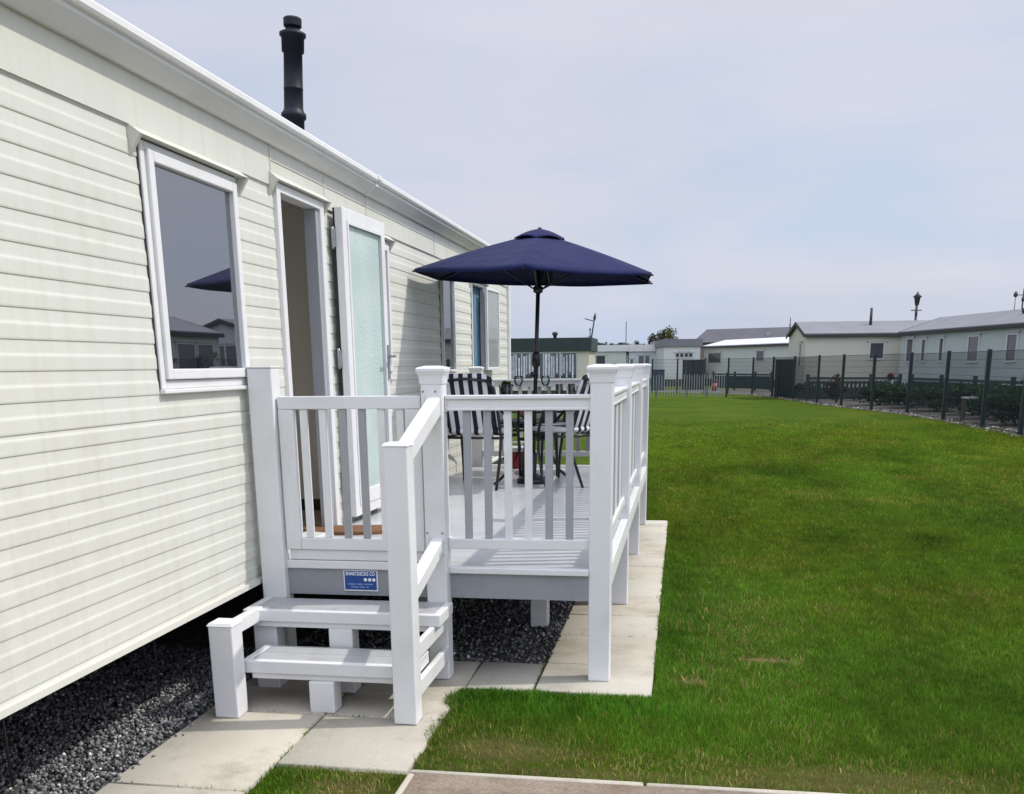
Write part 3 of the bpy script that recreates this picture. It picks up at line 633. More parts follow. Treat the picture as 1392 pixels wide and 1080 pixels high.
# ------------------------------------------------------------------ the veranda
ver = empty('veranda', 'white plastic veranda deck with railings and gate beside the cream caravan', 'decking', (-1.15, 7.0, 0.0))
OX2, OY2 = -1.15, 7.0
def D_(mb, name, mats, parent=ver, bevel=0.0):
    mb.v = [(x-OX2, y-OY2, z) for x, y, z in mb.v]
    return mb.build(name, mats, parent, bevel)
# boards run across the deck
fl = MB(); y_ = 4.60; bw_ = 0.142
while y_ < 9.6:
    fl.box(-2.03, -0.335, y_ + 0.003, min(y_ + bw_ - 0.003, 9.62), ZD - 0.028, ZD)
    y_ += bw_
D_(fl, 'floor', 'deck_board', bevel=0.003)
D_(MB().box(-2.03, -0.34, 4.72, 9.55, ZD-0.15, ZD-0.05), 'joist', 'dark_steel')
XA0, XA1 = -2.027, -1.905; XB0, XB1 = -1.187, -1.087; XC0, XC1 = -0.412, -0.308
YF = 4.53; YC = [4.60, 6.215, 7.93, 9.52]
fa = MB()
fa.box(XA1+0.0, XB0-0.0, YF+0.045, YF+0.07, 0.405, 0.535).box(XB1, XC0, 4.605, 4.63, 0.40, 0.522)
fa.box(XC1-0.045, XC1-0.02, YC[0]+0.10, YC[3]+0.02, 0.40, 0.522).box(-2.02, XC0, 9.60, 9.62, 0.40, 0.522)
D_(fa, 'fascia', 'grey_fascia')
tr = MB()
tr.box(XA1, XB0, YF+0.03, YF+0.068, 0.537, 0.577).box(XB1, XC0, 4.585, 4.628, 0.524, ZD+0.004)
tr.box(XC1-0.05, XC1-0.005, YC[0]+0.10, YC[3], 0.524, ZD+0.004).box(-2.02, XC0, 9.598, 9.64, 0.524, ZD+0.004)
tr.box(XC1-0.02, XC1-0.006, YC[0]+0.10, YC[3], 0.44, 0.522)
D_(tr, 'edge_trim', 'white_upvc', bevel=0.004)
def post(x0, x1, y0, y1, zt, cap):
    body_top = zt - (0.075 if cap else 0.008)
    p = D_(MB().box(x0, x1, y0, y1, 0.0, body_top), 'post', 'white_upvc', bevel=0.006)
    c = MB(); e = 0.016
    if cap:
        def lv(g, z): return [(x0-g, y0-g, z), (x1+g, y0-g, z), (x1+g, y1+g, z), (x0-g, y1+g, z)]
        lev = [lv(0.003, body_top-0.006), lv(0.005, body_top+0.018), lv(0.007, body_top+0.030), lv(0.012, body_top+0.042), lv(e, body_top+0.052), lv(e, body_top+0.062), lv(e-0.006, body_top+0.068), lv(-0.02, zt)]
        vs = [q for l in lev for q in l]; fs = [(3,2,1,0)]
        for l in range(len(lev)-1):
            for i in range(4): fs.append((l*4+i, l*4+(i+1) % 4, l*4+4+(i+1) % 4, l*4+4+i))
        k_ = (len(lev)-1)*4; fs.append((k_, k_+1, k_+2, k_+3)); c.add(vs, fs)
        D_(c, 'cap', 'white_upvc', p)
    else:
        D_(MB().box(x0-0.003, x1+0.003, y0-0.003, y1+0.003, body_top, zt), 'cap', 'white_upvc', p, bevel=0.003)
    return p
post(XA0, XA1, YF, YF+0.10, 1.505, False)
post(XB0, XB1, YF, YF+0.10, 1.50, True)
for y_ in YC: post(XC0, XC1, y_, y_+0.10, 1.50, True)
post(-2.0, -1.9, YC[3], YC[3]+0.10, 1.49, True)
for (x_, y_) in ((-0.84, 5.58), (-1.6, 5.9), (-0.84, 7.3), (-1.6, 7.6), (-1.2, 8.9)):
    D_(MB().box(x_, x_+0.10, y_, y_+0.10, 0.0, ZD-0.16), 'leg', 'white_upvc', bevel=0.005)
def railing(p, q, alternating=True, off=0):
    """post-to-post railing section: capped top rail, bottom rail, balusters in pairs of white and grey"""
    p, q = Vector((*p, 0)), Vector((*q, 0)); d = (q-p); Lr = d.length; d.normalize()
    t = MB(); up = Vector((0, 0, 1))
    t.vbeam(p + up*1.322, q + up*1.322, 0.046, 0.052); t.vbeam(p + up*1.357, q + up*1.357, 0.066, 0.018); t.vbeam(p + up*1.302, q + up*1.302, 0.052, 0.012)
    top = D_(t, 'railing', 'white_upvc', bevel=0.003)
    D_(MB().vbeam(p + up*0.668, q + up*0.668, 0.050, 0.050), 'bottom_rail', 'white_upvc', top, bevel=0.004)
    nb = max(2, round(Lr / 0.0925) - 1); gap = Lr / (nb + 1)
    for i in range(nb):
        c = p + d * gap * (i + 1); grey = (i % 4) in ((0, 1) if off == 0 else (2, 3))
        D_(MB().vbeam(c - d*0.018 + up*0.9945, c + d*0.018 + up*0.9945, 0.022, 0.603), 'baluster', 'grey_upvc' if grey else 'white_upvc', top, bevel=0.003)
    for e, s_ in ((p, 1), (q, -1)):
        for z_, w_ in ((1.322, 0.058), (0.668, 0.060)): D_(MB().vbeam(e + up*z_, e + d*0.006*s_ + up*z_, w_, 0.061), 'rail_bracket', 'white_upvc', top)
railing((XB1+0.0005, 4.61), (XC0-0.0005, 4.645))
xm = (XC0+XC1)/2
for a_, b2 in zip(YC, YC[1:]): railing((xm, a_+0.1005), (xm, b2-0.0005), off=1)
railing((XC0-0.0005, YC[3]+0.05), (-1.8995, YC[3]+0.05))
# gate between the wall post and the middle post
gy0, gy1 = YF+0.028, YF+0.066; gx0, gx1 = XA1+0.008, -1.197
gt = MB().box(gx0, gx0+0.076, gy0, gy1, 0.632, 1.305).box(gx1-0.076, gx1, gy0, gy1, 0.632, 1.305).box(gx0, gx1, gy0, gy1, 1.306, 1.366).box(gx0+0.0765, gx1-0.0765, gy0, gy1, 0.632, 0.690)
gate = D_(gt, 'gate', 'white_upvc', bevel=0.004)
D_(MB().box(gx0+0.01, gx1-0.01, gy0+0.012, gy1+0.012, 0.580, 0.630), 'kick_board', 'white_upvc', gate, bevel=0.003)
for i, x_ in enumerate((-1.775, -1.680, -1.582, -1.487, -1.392, -1.30)):
    D_(MB().box(x_-0.018, x_+0.018, gy0+0.008, gy1-0.008, 0.690, 1.306), 'baluster', 'grey_upvc' if i in (2, 3) else 'white_upvc', gate, bevel=0.003)
hk = MB()
for z_ in (0.78, 1.2): hk.box(XA1-0.002, gx0+0.05, gy0-0.006, gy0-0.0005, z_, z_+0.035)
# screws where rails meet the middle post
sk = MB()
for (dx, z_) in ((0.012, 1.385), (0.07, 1.385), (0.012, 0.73), (0.085, 0.73), (0.088, 0.655)): sk.lathe([(0.0045, 0), (0.0045, 0.003)], (0, 0, 0), 8); 
vsn = []
cnt = 16
for i, (dx, z_) in enumerate(((0.012, 1.385), (0.07, 1.385), (0.012, 0.73), (0.085, 0.73), (0.088, 0.655))):
    for (a_, b2, c2) in sk.v[i*cnt:(i+1)*cnt]: vsn.append((XB0 + dx + a_, YF - 0.0005 - c2, z_ + b2))
sk.v = vsn
D_(sk, 'screw', 'screw_steel')

# sign on the fascia below the gate
sg = empty('sign', 'small blue and white sign fixed to the grey fascia below the gate', 'sign', (-1.53, YF+0.04, 0.48))
def S_(mb, name, mat, parent=sg, bevel=0): return mb.build(name, mat, parent, bevel)
sw, sh = 0.174, 0.104
S_(MB().box(-sw/2, sw/2, -0.002, 0.002, -sh/2, sh/2), 'backing_plate', 'sign_white', bevel=0.001)
S_(MB().box(-sw/2+0.006, sw/2-0.006, -0.0036, -0.0021, -sh/2+0.007, sh/2-0.004), 'panel', 'sign_blue')
def text(body, size, x, z, mat, name='lettering', w=None):
    cu_ = bpy.data.curves.new(name, 'FONT'); cu_.body = body; cu_.size = size; cu_.align_x = 'CENTER'; cu_.align_y = 'CENTER'; cu_.extrude = 0.0004; cu_.offset = size*0.02
    t_ = bpy.data.objects.new(name, cu_); COL.objects.link(t_)
    dg = bpy.context.evaluated_depsgraph_get(); me_ = bpy.data.meshes.new_from_object(t_.evaluated_get(dg))
    bpy.data.objects.remove(t_); me_.materials.clear(); me_.materials.append(MATS[mat])
    xs = [v.co.x for v in me_.vertices]; k_ = (w / (max(xs)-min(xs))) if w else 1
    me_.transform(Matrix.Translation((x, -0.0042, z)) @ Matrix.Rotation(R(90), 4, 'X') @ Matrix.Scale(k_, 4, (1, 0, 0)))
    o_ = bpy.data.objects.new(name, me_); COL.objects.link(o_); o_.parent = sg
    return o_
text('SMARTDECKS CO', 0.024, 0.0, 0.034, 'sign_white', w=0.150)
em = MB()
for x_ in (0.025, 0.047, 0.068):
    for i in range(1): em.lathe([(0.0085, 0), (0.0085, 0.001)], (x_, 0.0, 0.0), 16)
em.v = [(x_, -0.0037 - z_, 0.006 + y_) for x_, y_, z_ in em.v]
S_(em, 'emblem', 'sign_white')
sm = MB()
for (z_, segs, h_) in ((-0.017, ((-0.066, -0.026), (-0.018, 0.012), (0.020, 0.062)), 0.006), (-0.031, ((-0.050, -0.012), (-0.006, 0.020), (0.028, 0.040)), 0.006)):
    for a_, b2 in segs: sm.box(a_, b2, -0.0043, -0.0037, z_-h_/2, z_+h_/2)
S_(sm, 'small_print', 'sign_pale_blue')

# ------------------------------------------------------------------ steps
stp = empty('steps', 'two white edged grey steps with handrail leading to the veranda gate', 'steps', (-1.55, 4.2, 0))
def T_(mb, name, mats, parent=stp, bevel=0.0):
    mb.v = [(x+1.55, y-4.2, z) for x, y, z in mb.v]; return mb.build(name, mats, parent, bevel)
def step(x0, x1, y0, y1, zt, h):
    fr_ = MB().box(x0, x1, y0, y0+0.035, zt-h, zt).box(x0, x0+0.035, y0+0.0355, y1, zt-h, zt).box(x1-0.035, x1, y0+0.0355, y1, zt-h, zt)
    fr_.box(x0+0.04, x1-0.04, y0+0.012, y0+0.03, zt-h-0.028, zt-h-0.0005)
    s_ = T_(fr_, 'step', 'white_upvc', bevel=0.004)
    t = MB(); nb = 2; dy = (y1-y0-0.036)/nb
    for i in range(nb): t.box(x0+0.036, x1-0.036, y0+0.036+i*dy+0.002, y0+0.036+(i+1)*dy-0.002, zt-0.03, zt-0.002)
    T_(t, 'tread', 'grey_tread', s_, bevel=0.002)
step(-2.015, -1.060, 4.262, 4.529, 0.395, 0.055)
step(-1.912, -1.115, 3.992, 4.255, 0.230, 0.058)
for (x_, y_, z_) in ((-1.60, 3.985, 0.144), (-1.60, 4.27, 0.312), (-1.985, 4.30, 0.338)): T_(MB().box(x_, x_+0.115, y_, y_+0.10, 0, z_), 'leg', 'white_upvc', bevel=0.005)
def newel(x0, x1, y0, y1, z_):
    p = T_(MB().box(x0, x1, y0, y1, 0, z_-0.012), 'newel_post', 'white_upvc', bevel=0.006)
    T_(MB().hexa([(x0-0.004,y0-0.004,z_-0.012),(x1+0.004,y0-0.004,z_-0.012),(x1+0.004,y1+0.004,z_-0.012),(x0-0.004,y1+0.004,z_-0.012)],
                 [(x0+0.004,y0+0.004,z_),(x1-0.004,y0+0.004,z_),(x1-0.004,y1-0.004,z_),(x0+0.004,y1-0.004,z_)]), 'cap', 'white_upvc', p)
newel(-1.184, -1.083, 3.89, 3.99, 1.20); newel(-1.995, -1.885, 3.865, 3.97, 0.430)
xr = -1.125
hr = T_(MB().vbeam((xr, 3.9905, 1.148), (xr, 4.5295, 1.318), 0.062, 0.085), 'handrail', 'white_upvc', bevel=0.008)
T_(MB().vbeam((xr, 4.523, 1.318), (xr, 4.5285, 1.318), 0.075, 0.10), 'rail_bracket', 'white_upvc', hr)
lr = T_(MB().vbeam((xr, 3.9905, 0.545), (xr, 4.5295, 0.672), 0.056, 0.070), 'lower_rail', 'white_upvc', bevel=0.006)
T_(MB().vbeam((xr, 4.523, 0.672), (xr, 4.5285, 0.672), 0.068, 0.082), 'rail_bracket', 'white_upvc', lr)
for (z_, w_) in ((0.305, 0.06), (0.135, 0.06)): T_(MB().box(-1.112, -1.086, 3.9905, 4.5295, z_-0.036, z_+0.036), 'stringer', 'white_upvc', bevel=0.005)
T_(MB().vbeam((-1.95, 3.9705, 0.375), (-1.95, 4.30, 0.372), 0.04, 0.065), 'side_rail', 'white_upvc', bevel=0.004)

# ------------------------------------------------------------------ things on the deck
mt = MB(); n_ = 28; rx, ry = 0.36, 0.27
vs = [(rx*math.cos(math.pi*i/n_), -ry*math.sin(math.pi*i/n_)) for i in range(n_+1)]
mt.add([(a_, b2, 0) for a_, b2 in vs] + [(a_*0.985, b2*0.985-0.002, 0.018) for a_, b2 in vs], [list(range(n_+1))[::-1], list(range(n_+1, 2*n_+2))] + [(i, (i+1) % (n_+1), n_+1+(i+1) % (n_+1), n_+1+i) for i in range(n_+1)])
mo_ = mt.build('door_mat', 'coir'); mo_.location = (-1.92, 5.72, ZD+0.001); mo_.rotation_euler = (0, 0, R(90+180))
mo_.rotation_euler = (0, 0, R(8)); tag(mo_, 'brown half round coir mat on the deck outside the door', 'door mat')

tb = empty('patio_table', 'round glass topped black patio table with umbrella through its middle', 'table', (-1.19, 8.15, ZD))
t_ = MB(); t_.lathe([(0.03, 0.690), (0.44, 0.690), (0.44, 0.698), (0.03, 0.698)], n=48); t_.build('tabletop', 'clear_glass', tb)
q = MB(); pts = [(0.45*math.cos(2*math.pi*i/48), 0.45*math.sin(2*math.pi*i/48), 0.688) for i in range(49)]; q.tube(pts, 0.015, 8, caps=False); q.build('rim', 'black_frame', tb)
for a_ in (25, 115, 205, 295):
    c_, s_ = math.cos(R(a_)), math.sin(R(a_))
    MB().tube([(0.44*c_, 0.44*s_, 0.68), (0.30*c_, 0.30*s_, 0.62), (0.14*c_, 0.14*s_, 0.45), (0.12*c_, 0.12*s_, 0.28), (0.22*c_, 0.22*s_, 0.10), (0.34*c_, 0.34*s_, 0.0)], 0.012, 8).build('leg', 'black_frame', tb)
q = MB(); q.tube([(0.125*math.cos(2*math.pi*i/24), 0.125*math.sin(2*math.pi*i/24), 0.36) for i in range(25)], 0.008, 6, caps=False); q.build('stretcher', 'black_frame', tb)

def make_chair(loc, rz, label, low=False):
    """garden chair, faces local +y; striped pads on a black tube frame"""
    c = empty('garden_chair', label, 'chair', loc, rz, 'striped garden chairs round the patio table')
    for s_ in (-1, 1):
        MB().tube([(0.25*s_, 0.27, 0.0), (0.25*s_, 0.25, 0.22), (0.25*s_, 0.22, 0.40), (0.26*s_, 0.20, 0.60), (0.26*s_, 0.10, 0.645), (0.26*s_, -0.14, 0.635), (0.25*s_, -0.25, 0.62)], 0.012, 8).build('arm', 'black_frame', c)
        MB().tube([(0.24*s_, -0.34, 0.0), (0.24*s_, -0.24, 0.24), (0.24*s_, -0.21, 0.42)] + ([(0.235*s_, -0.24, 0.55), (0.22*s_, -0.26, 0.655)] if low else [(0.235*s_, -0.29, 0.66), (0.225*s_, -0.33, 0.78), (0.17*s_, -0.345, 0.835)]), 0.012, 8).build('leg', 'black_frame', c)
    MB().tube([(0.245, 0.22, 0.395), (0.245, -0.22, 0.395), (-0.245, -0.22, 0.395), (-0.245, 0.22, 0.395), (0.245, 0.22, 0.395)], 0.011, 8, caps=False).build('seat_frame', 'black_frame', c)
    if low:
        MB().tube([(-0.22, -0.26, 0.655), (0.22, -0.26, 0.655)], 0.011, 8).build('back_rail', 'black_frame', c); MB().tube([(-0.235, -0.235, 0.53), (0.235, -0.235, 0.53)], 0.010, 8).build('back_rail', 'black_frame', c)
        for x_ in (-0.12, 0.0, 0.12): MB().tube([(x_, -0.26, 0.655), (x_, -0.235, 0.53)], 0.009, 6).build('back_bar', 'black_frame', c)
    else: MB().tube([(-0.17, -0.345, 0.835), (0, -0.355, 0.85), (0.17, -0.345, 0.835)], 0.011, 8).build('back_rail', 'black_frame', c)
    def pad(w, d_, th, fn, name, mat='striped_fabric'):
        m_ = MB(); nx, ny = 14, 12; V1 = []; V2 = []
        for j in range(ny+1):
            for i in range(nx+1):
                u, v = i/nx*2-1, j/ny*2-1
                rr_ = (1-abs(u)**6)*(1-abs(v)**6); puff = 0.35 + 0.65*rr_**0.5
                cr = 1 - 0.10*max(0, abs(u)-0.55)*max(0, abs(v)-0.55)*6
                V1.append(fn(u*w/2*cr, v*d_/2*cr, th/2*puff)); V2.append(fn(u*w/2*cr, v*d_/2*cr, -th/2*puff))
        k_ = (nx+1)*(ny+1); F_ = []
        for j in range(ny):
            for i in range(nx):
                a2 = j*(nx+1)+i; F_.append((a2, a2+1, a2+nx+2, a2+nx+1)); F_.append((k_+a2, k_+a2+nx+1, k_+a2+nx+2, k_+a2+1))
        bd = [i for i in range(nx+1)] + [(j+1)*(nx+1)+nx for j in range(ny)] + [ny*(nx+1)+nx-1-i for i in range(nx)] + [(ny-1-j)*(nx+1) for j in range(ny-1)]
        for a2, b3 in zip(bd, bd[1:]+bd[:1]): F_.append((b3, a2, k_+a2, k_+b3))
        return m_.add(V1+V2, F_, smooth=True).build(name, mat, c)
    pad(0.46, 0.46, 0.07, lambda a2, b3, t2: (a2, b3+0.01, 0.445 + t2), 'seat_cushion', 'dark_fabric' if low else 'striped_fabric')
    def back(a2, b3, t2):
        z_ = 0.655 + b3; y_ = -0.205 - (z_-0.44)*0.33; return (a2, y_ + t2 + 0.028, z_)
    if not low: pad(0.45, 0.47, 0.06, back, 'back_cushion')
    return c
make_chair((-1.60, 7.98, ZD), R(-8), 'striped high backed garden chair between the middle railing post and the umbrella pole')
make_chair((-0.93, 8.22, ZD), R(60), 'striped high backed garden chair right of the table, half hidden by the corner post')
make_chair((-1.40, 8.90, ZD), R(172), 'low backed garden chair behind the table with a tan cushion on it', True)
make_chair((-0.88, 9.00, ZD), R(193), 'low backed garden chair behind the table with nothing on its black seat', True)
cu2 = MB().lathe([(0.02, -0.04), (0.07, -0.035), (0.095, 0.0), (0.07, 0.035), (0.02, 0.04)], n=20)
co = cu2.build('cushion', 'tan_cushion'); co.location = (-1.38, 8.98, ZD+0.572); co.rotation_euler = (R(74), 0, R(-12))
tag(co, 'small round tan cushion propped up on a chair behind the table', 'cushion')

# drinks on the table
def tumbler(x_, y_, label):
    o_ = MB().lathe([(0.026, 0.0), (0.031, 0.10), (0.029, 0.10), (0.024, 0.006)], n=20).build('glass_tumbler', 'clear_glass'); o_.location = (x_, y_, ZD+0.7)
    return tag(o_, label, 'glass', 'glasses standing on the patio table')
def wine(x_, y_, label):
    o_ = MB().lathe([(0.034, 0.0), (0.033, 0.004), (0.006, 0.010), (0.005, 0.065), (0.020, 0.085), (0.036, 0.125), (0.034, 0.165), (0.032, 0.165), (0.033, 0.126), (0.017, 0.090)], n=20).build('wine_glass', 'clear_glass'); o_.location = (x_, y_, ZD+0.7)
    return tag(o_, label, 'glass', 'glasses standing on the patio table')
wine(-1.27, 7.88, 'stemmed wine glass on the table just left of the umbrella pole'); wine(-1.06, 7.90, 'stemmed wine glass on the table just right of the umbrella pole')
tumbler(-0.96, 7.98, 'glass tumbler on the table between the wine glass and the corner post'); tumbler(-0.87, 8.06, 'glass tumbler on the table, nearest the corner post'); tumbler(-1.37, 7.95, 'glass tumbler on the table nearest the caravan')
pt_ = empty('potted_plant', 'small plant in a dark pot on the patio table', 'plant', (-1.42, 8.15, ZD+0.7))
MB().lathe([(0.035, 0), (0.05, 0.07), (0.045, 0.07), (0.04, 0.06)], n=16).build('pot', 'black_plastic', pt_)

# cool box
cb = empty('cool_box', 'small red cool box with white lid at the back of the deck', 'cool box', (-1.50, 9.36, ZD))
MB().box(-0.10, 0.10, -0.08, 0.08, 0, 0.155).build('body', 'red_plastic', cb, 0.012); MB().box(-0.105, 0.105, -0.085, 0.085, 0.156, 0.20).build('lid', 'white_upvc', cb, 0.010)
MB().tube([(-0.108, 0, 0.12), (-0.108, 0, 0.24), (0.108, 0, 0.24), (0.108, 0, 0.12)], 0.008, 8).build('handle', 'white_upvc', cb)

# umbrella: six ribs, scalloped vent cap, crank on the pole
um = empty('garden_umbrella', 'navy blue garden umbrella open over the patio table', 'umbrella', (-1.204, 8.16, ZD))
axis = (Vector((-1.133, 8.13, 2.495)) - Vector((-1.204, 8.16, ZD)))
um.rotation_euler = axis.to_track_quat('Z', 'Y').to_euler()
HA = axis.length
MB().tube([(0, 0, 0.02), (0, 0, HA + 0.02)], 0.0165, 14).build('pole', 'black_frame', um)
MB().lathe([(0.13, 0.0), (0.13, 0.03), (0.11, 0.05), (0.05, 0.065), (0.030, 0.08), (0.030, 0.24), (0.026, 0.25)], n=28).build('base', 'black_plastic', um)
ck = MB().lathe([(0.022, 0.93), (0.034, 0.95), (0.034, 1.03), (0.022, 1.05)], n=16).tube([(0, -0.02, 0.99), (-0.045, -0.02, 0.99), (-0.055, -0.02, 0.97), (-0.055, -0.02, 0.88), (-0.085, -0.02, 0.875)], 0.008, 8).lathe([(0.013, -0.02), (0.016, 0.02)], (-0.085, -0.02, 0.875), 10)
ck.build('crank', 'black_plastic', um)
RC, DROP = 1.02, 0.315
ca0 = R(-95)
def corner(k_, r=RC, z=HA - DROP): a2 = ca0 + k_*math.pi/3; return Vector((r*math.cos(a2), r*math.sin(a2), z))
cp = MB(); NR, NS = 12, 10
apex = Vector((0, 0, HA))
for k_ in range(6):
    A_, B2 = corner(k_), corner(k_+1); vs = []
    for i in range(NR+1):
        r_ = 0.10 + 0.90*i/NR
        for j in range(NS+1):
            s_ = j/NS; e_ = A_.lerp(B2, s_); sag = 4*s_*(1-s_)
            p = apex.lerp(e_, r_); p.z += 0.012*math.sin(math.pi*min(1, r_))   # rib bow
            p.z -= 0.012*sag*r_; p.x *= 1 - 0.022*sag*r_*r_; p.y *= 1 - 0.022*sag*r_*r_
            p.z += 0.003*math.sin(11*r_ + 5*s_ + k_*2)*sag
            vs.append(p)
    for j in range(NS+1): # short hem turning down
        p = vs[NR*(NS+1)+j].copy(); p.z -= 0.022; p.x *= 0.995; p.y *= 0.995; vs.append(p)
    cp.add(vs, [(i*(NS+1)+j, i*(NS+1)+j+1, (i+1)*(NS+1)+j+1, (i+1)*(NS+1)+j) for i in range(NR+1) for j in range(NS)], smooth=True)
can = cp.build('canopy', 'navy_cloth', um)
md = can.modifiers.new('cloth_thickness', 'SOLIDIFY'); md.thickness = 0.002
vc = MB()
for k_ in range(6):
    A_, B2 = corner(k_, 0.215, HA - 0.058), corner(k_+1, 0.215, HA - 0.058); vs = []; top_ = Vector((0, 0, HA + 0.030))
    for i in range(7):
        r_ = 0.06 + 0.94*i/6
        for j in range(9):
            s_ = j/8; bul = 4*s_*(1-s_); p = top_.lerp(A_.lerp(B2, s_), r_); p.z += 0.016*math.sin(math.pi*r_) + 0.022*bul*r_**2
            p.x *= 1 + 0.03*bul*r_; p.y *= 1 + 0.03*bul*r_; vs.append(p)
    vc.add(vs, [(i*9+j, i*9+j+1, (i+1)*9+j+1, (i+1)*9+j) for i in range(6) for j in range(8)], smooth=True)
vo = vc.build('vent_cap', 'navy_cloth', um); md = vo.modifiers.new('cloth_thickness', 'SOLIDIFY'); md.thickness = 0.002
MB().lathe([(0.012, HA+0.02), (0.016, HA+0.030), (0.014, HA+0.036), (0.006, HA+0.040)], n=14).build('finial', 'black_plastic', um)
for k_ in range(6):
    c_ = corner(k_); rb = MB().tube([apex - Vector((0, 0, 0.03)), apex.lerp(c_, 0.5) - Vector((0, 0, 0.016)), c_ - Vector((0, 0, 0.016)), Vector((c_.x*1.012, c_.y*1.012, c_.z - 0.018))], 0.007, 6).build('rib', 'black_frame', um)
    MB().tube([(0.03*math.cos(ca0+k_*math.pi/3), 0.03*math.sin(ca0+k_*math.pi/3), HA-0.42), apex.lerp(c_, 0.5) - Vector((0, 0, 0.020))], 0.006, 6).build('strut', 'black_frame', rb)
MB().lathe([(0.02, HA-0.45), (0.038, HA-0.44), (0.038, HA-0.40), (0.02, HA-0.39)], n=14).build('runner', 'black_plastic', um)

# ------------------------------------------------------------------ plants
def foliage(n, shape, size, cols, seed):
    """leaf quads in clumps through a volume; shape(rng, n) gives points"""
    r_ = np.random.default_rng(seed); P = shape(r_, n); m_ = len(P)
    nrm = r_.normal(size=(m_, 3)); nrm[:, 2] = np.abs(nrm[:, 2]) + 0.2; nrm /= np.linalg.norm(nrm, axis=1)[:, None]
    t1 = np.cross(nrm, r_.normal(size=(m_, 3))); t1 /= np.linalg.norm(t1, axis=1)[:, None]; t2 = np.cross(nrm, t1)
    s_ = (size * r_.uniform(0.6, 1.4, m_))[:, None]
    V = np.stack([P + t1*s_, P + t2*s_*0.55, P - t1*s_*0.8, P - t2*s_*0.55], 1)
    c = np.array(cols)[r_.integers(0, len(cols), m_)] * r_.uniform(0.7, 1.25, (m_, 1))
    return V.reshape(-1, 3), np.arange(m_*4).reshape(-1, 4), np.repeat(c, 4, 0)
def clumps(centres):   # list of (x,y,z,rx,ry,rz)
    C_ = np.array(centres)
    def f(r_, n):
        k_ = r_.integers(0, len(C_), n); d = r_.normal(size=(n, 3)); d /= np.linalg.norm(d, axis=1)[:, None]; d *= (r_.random((n, 1))**0.45)
        return C_[k_, :3] + d*C_[k_, 3:]*r_.uniform(0.75, 1.1, (n, 1))
    return f
def bush(name, label, cat, loc, w, h, cols, n, leaf, seed, group=None, stems=4):
    o_ = empty(name, label, cat, loc, 0, group); r_ = random.Random(seed)
    cl = []
    for i in range(9):
        a_ = r_.uniform(0, 6.28); q = r_.uniform(0, 0.38)*w; z_ = r_.uniform(0.3, 0.78)*h
        cl.append((q*math.cos(a_), q*math.sin(a_), z_, w*r_.uniform(0.16, 0.28), w*r_.uniform(0.16, 0.28), h*r_.uniform(0.14, 0.24)))
    cl += [(0, 0, 0.3*h, w*0.42, w*0.42, h*0.3)]
    V, F, T = foliage(n, clumps(cl), leaf, cols, seed); V[:, 2] = np.maximum(V[:, 2], 0.0)
    fast_mesh('foliage', V, [F], 'leaf', T, o_)
    sm_ = MB()
    for i in range(stems):
        a_ = r_.uniform(0, 6.28); sm_.tube([(0.05*math.cos(a_), 0.05*math.sin(a_), 0), (0.15*w*math.cos(a_), 0.15*w*math.sin(a_), 0.4*h), (0.3*w*math.cos(a_), 0.3*w*math.sin(a_), 0.8*h)], [0.02, 0.014, 0.006], 6)
    sm_.build('stem', 'bark', o_)
    return o_
DK = [(0.012, 0.030, 0.012), (0.02, 0.045, 0.016), (0.03, 0.06, 0.02), (0.015, 0.03, 0.02)]
MG = [(0.04, 0.085, 0.025), (0.06, 0.11, 0.03), (0.03, 0.06, 0.02)]
BG_ = 'garden shrubs between the mesh fence and the pale green caravan'
hb = [(8.3, 22.8, 2.5, 1.45, DK), (9.0, 24.8, 2.6, 1.25, DK), (7.9, 25.6, 2.0, 1.05, DK), (9.4, 27.2, 2.6, 1.05, DK), (8.2, 28.4, 2.4, 1.0, DK), (8.3, 30.6, 2.5, 0.95, DK), (7.8, 33.0, 2.5, 0.9, DK), (7.5, 35.4, 2.5, 0.85, DK), (6.9, 37.6, 2.3, 0.8, DK)]
lab = ['tallest dark shrub behind the fence at the right edge of the view', 'broad dark shrub behind the right hand end of the mesh fence', 'low dark shrub close behind the second fence post from the right', 'dark shrub in front of the near end of the pale green caravan', 'dark shrub behind the fence below the widest pale green caravan window', 'dark shrub below the pair of narrow caravan windows', 'flattish dark shrub left of the narrow caravan windows', 'low dark shrub where cream and pale green caravans meet', 'lowest dark shrub in front of the cream caravan']
for i, (x_, y_, w_, h_, c_) in enumerate(hb): bush('shrub', lab[i], 'shrub', (x_, y_, -0.01), w_, h_, c_, 2600, 0.06, 100+i, BG_)
bush('shrub', 'reddish leaved bush in front of the cream caravan', 'shrub', (5.55, 38.6, -0.01), 0.95, 1.25, [(0.06, 0.03, 0.025), (0.04, 0.035, 0.02), (0.09, 0.045, 0.04)], 650, 0.06, 131)
bush('shrub', 'dark bush beside the green privacy panel', 'shrub', (5.0, 42.6, -0.01), 1.0, 0.8, DK, 500, 0.06, 132)
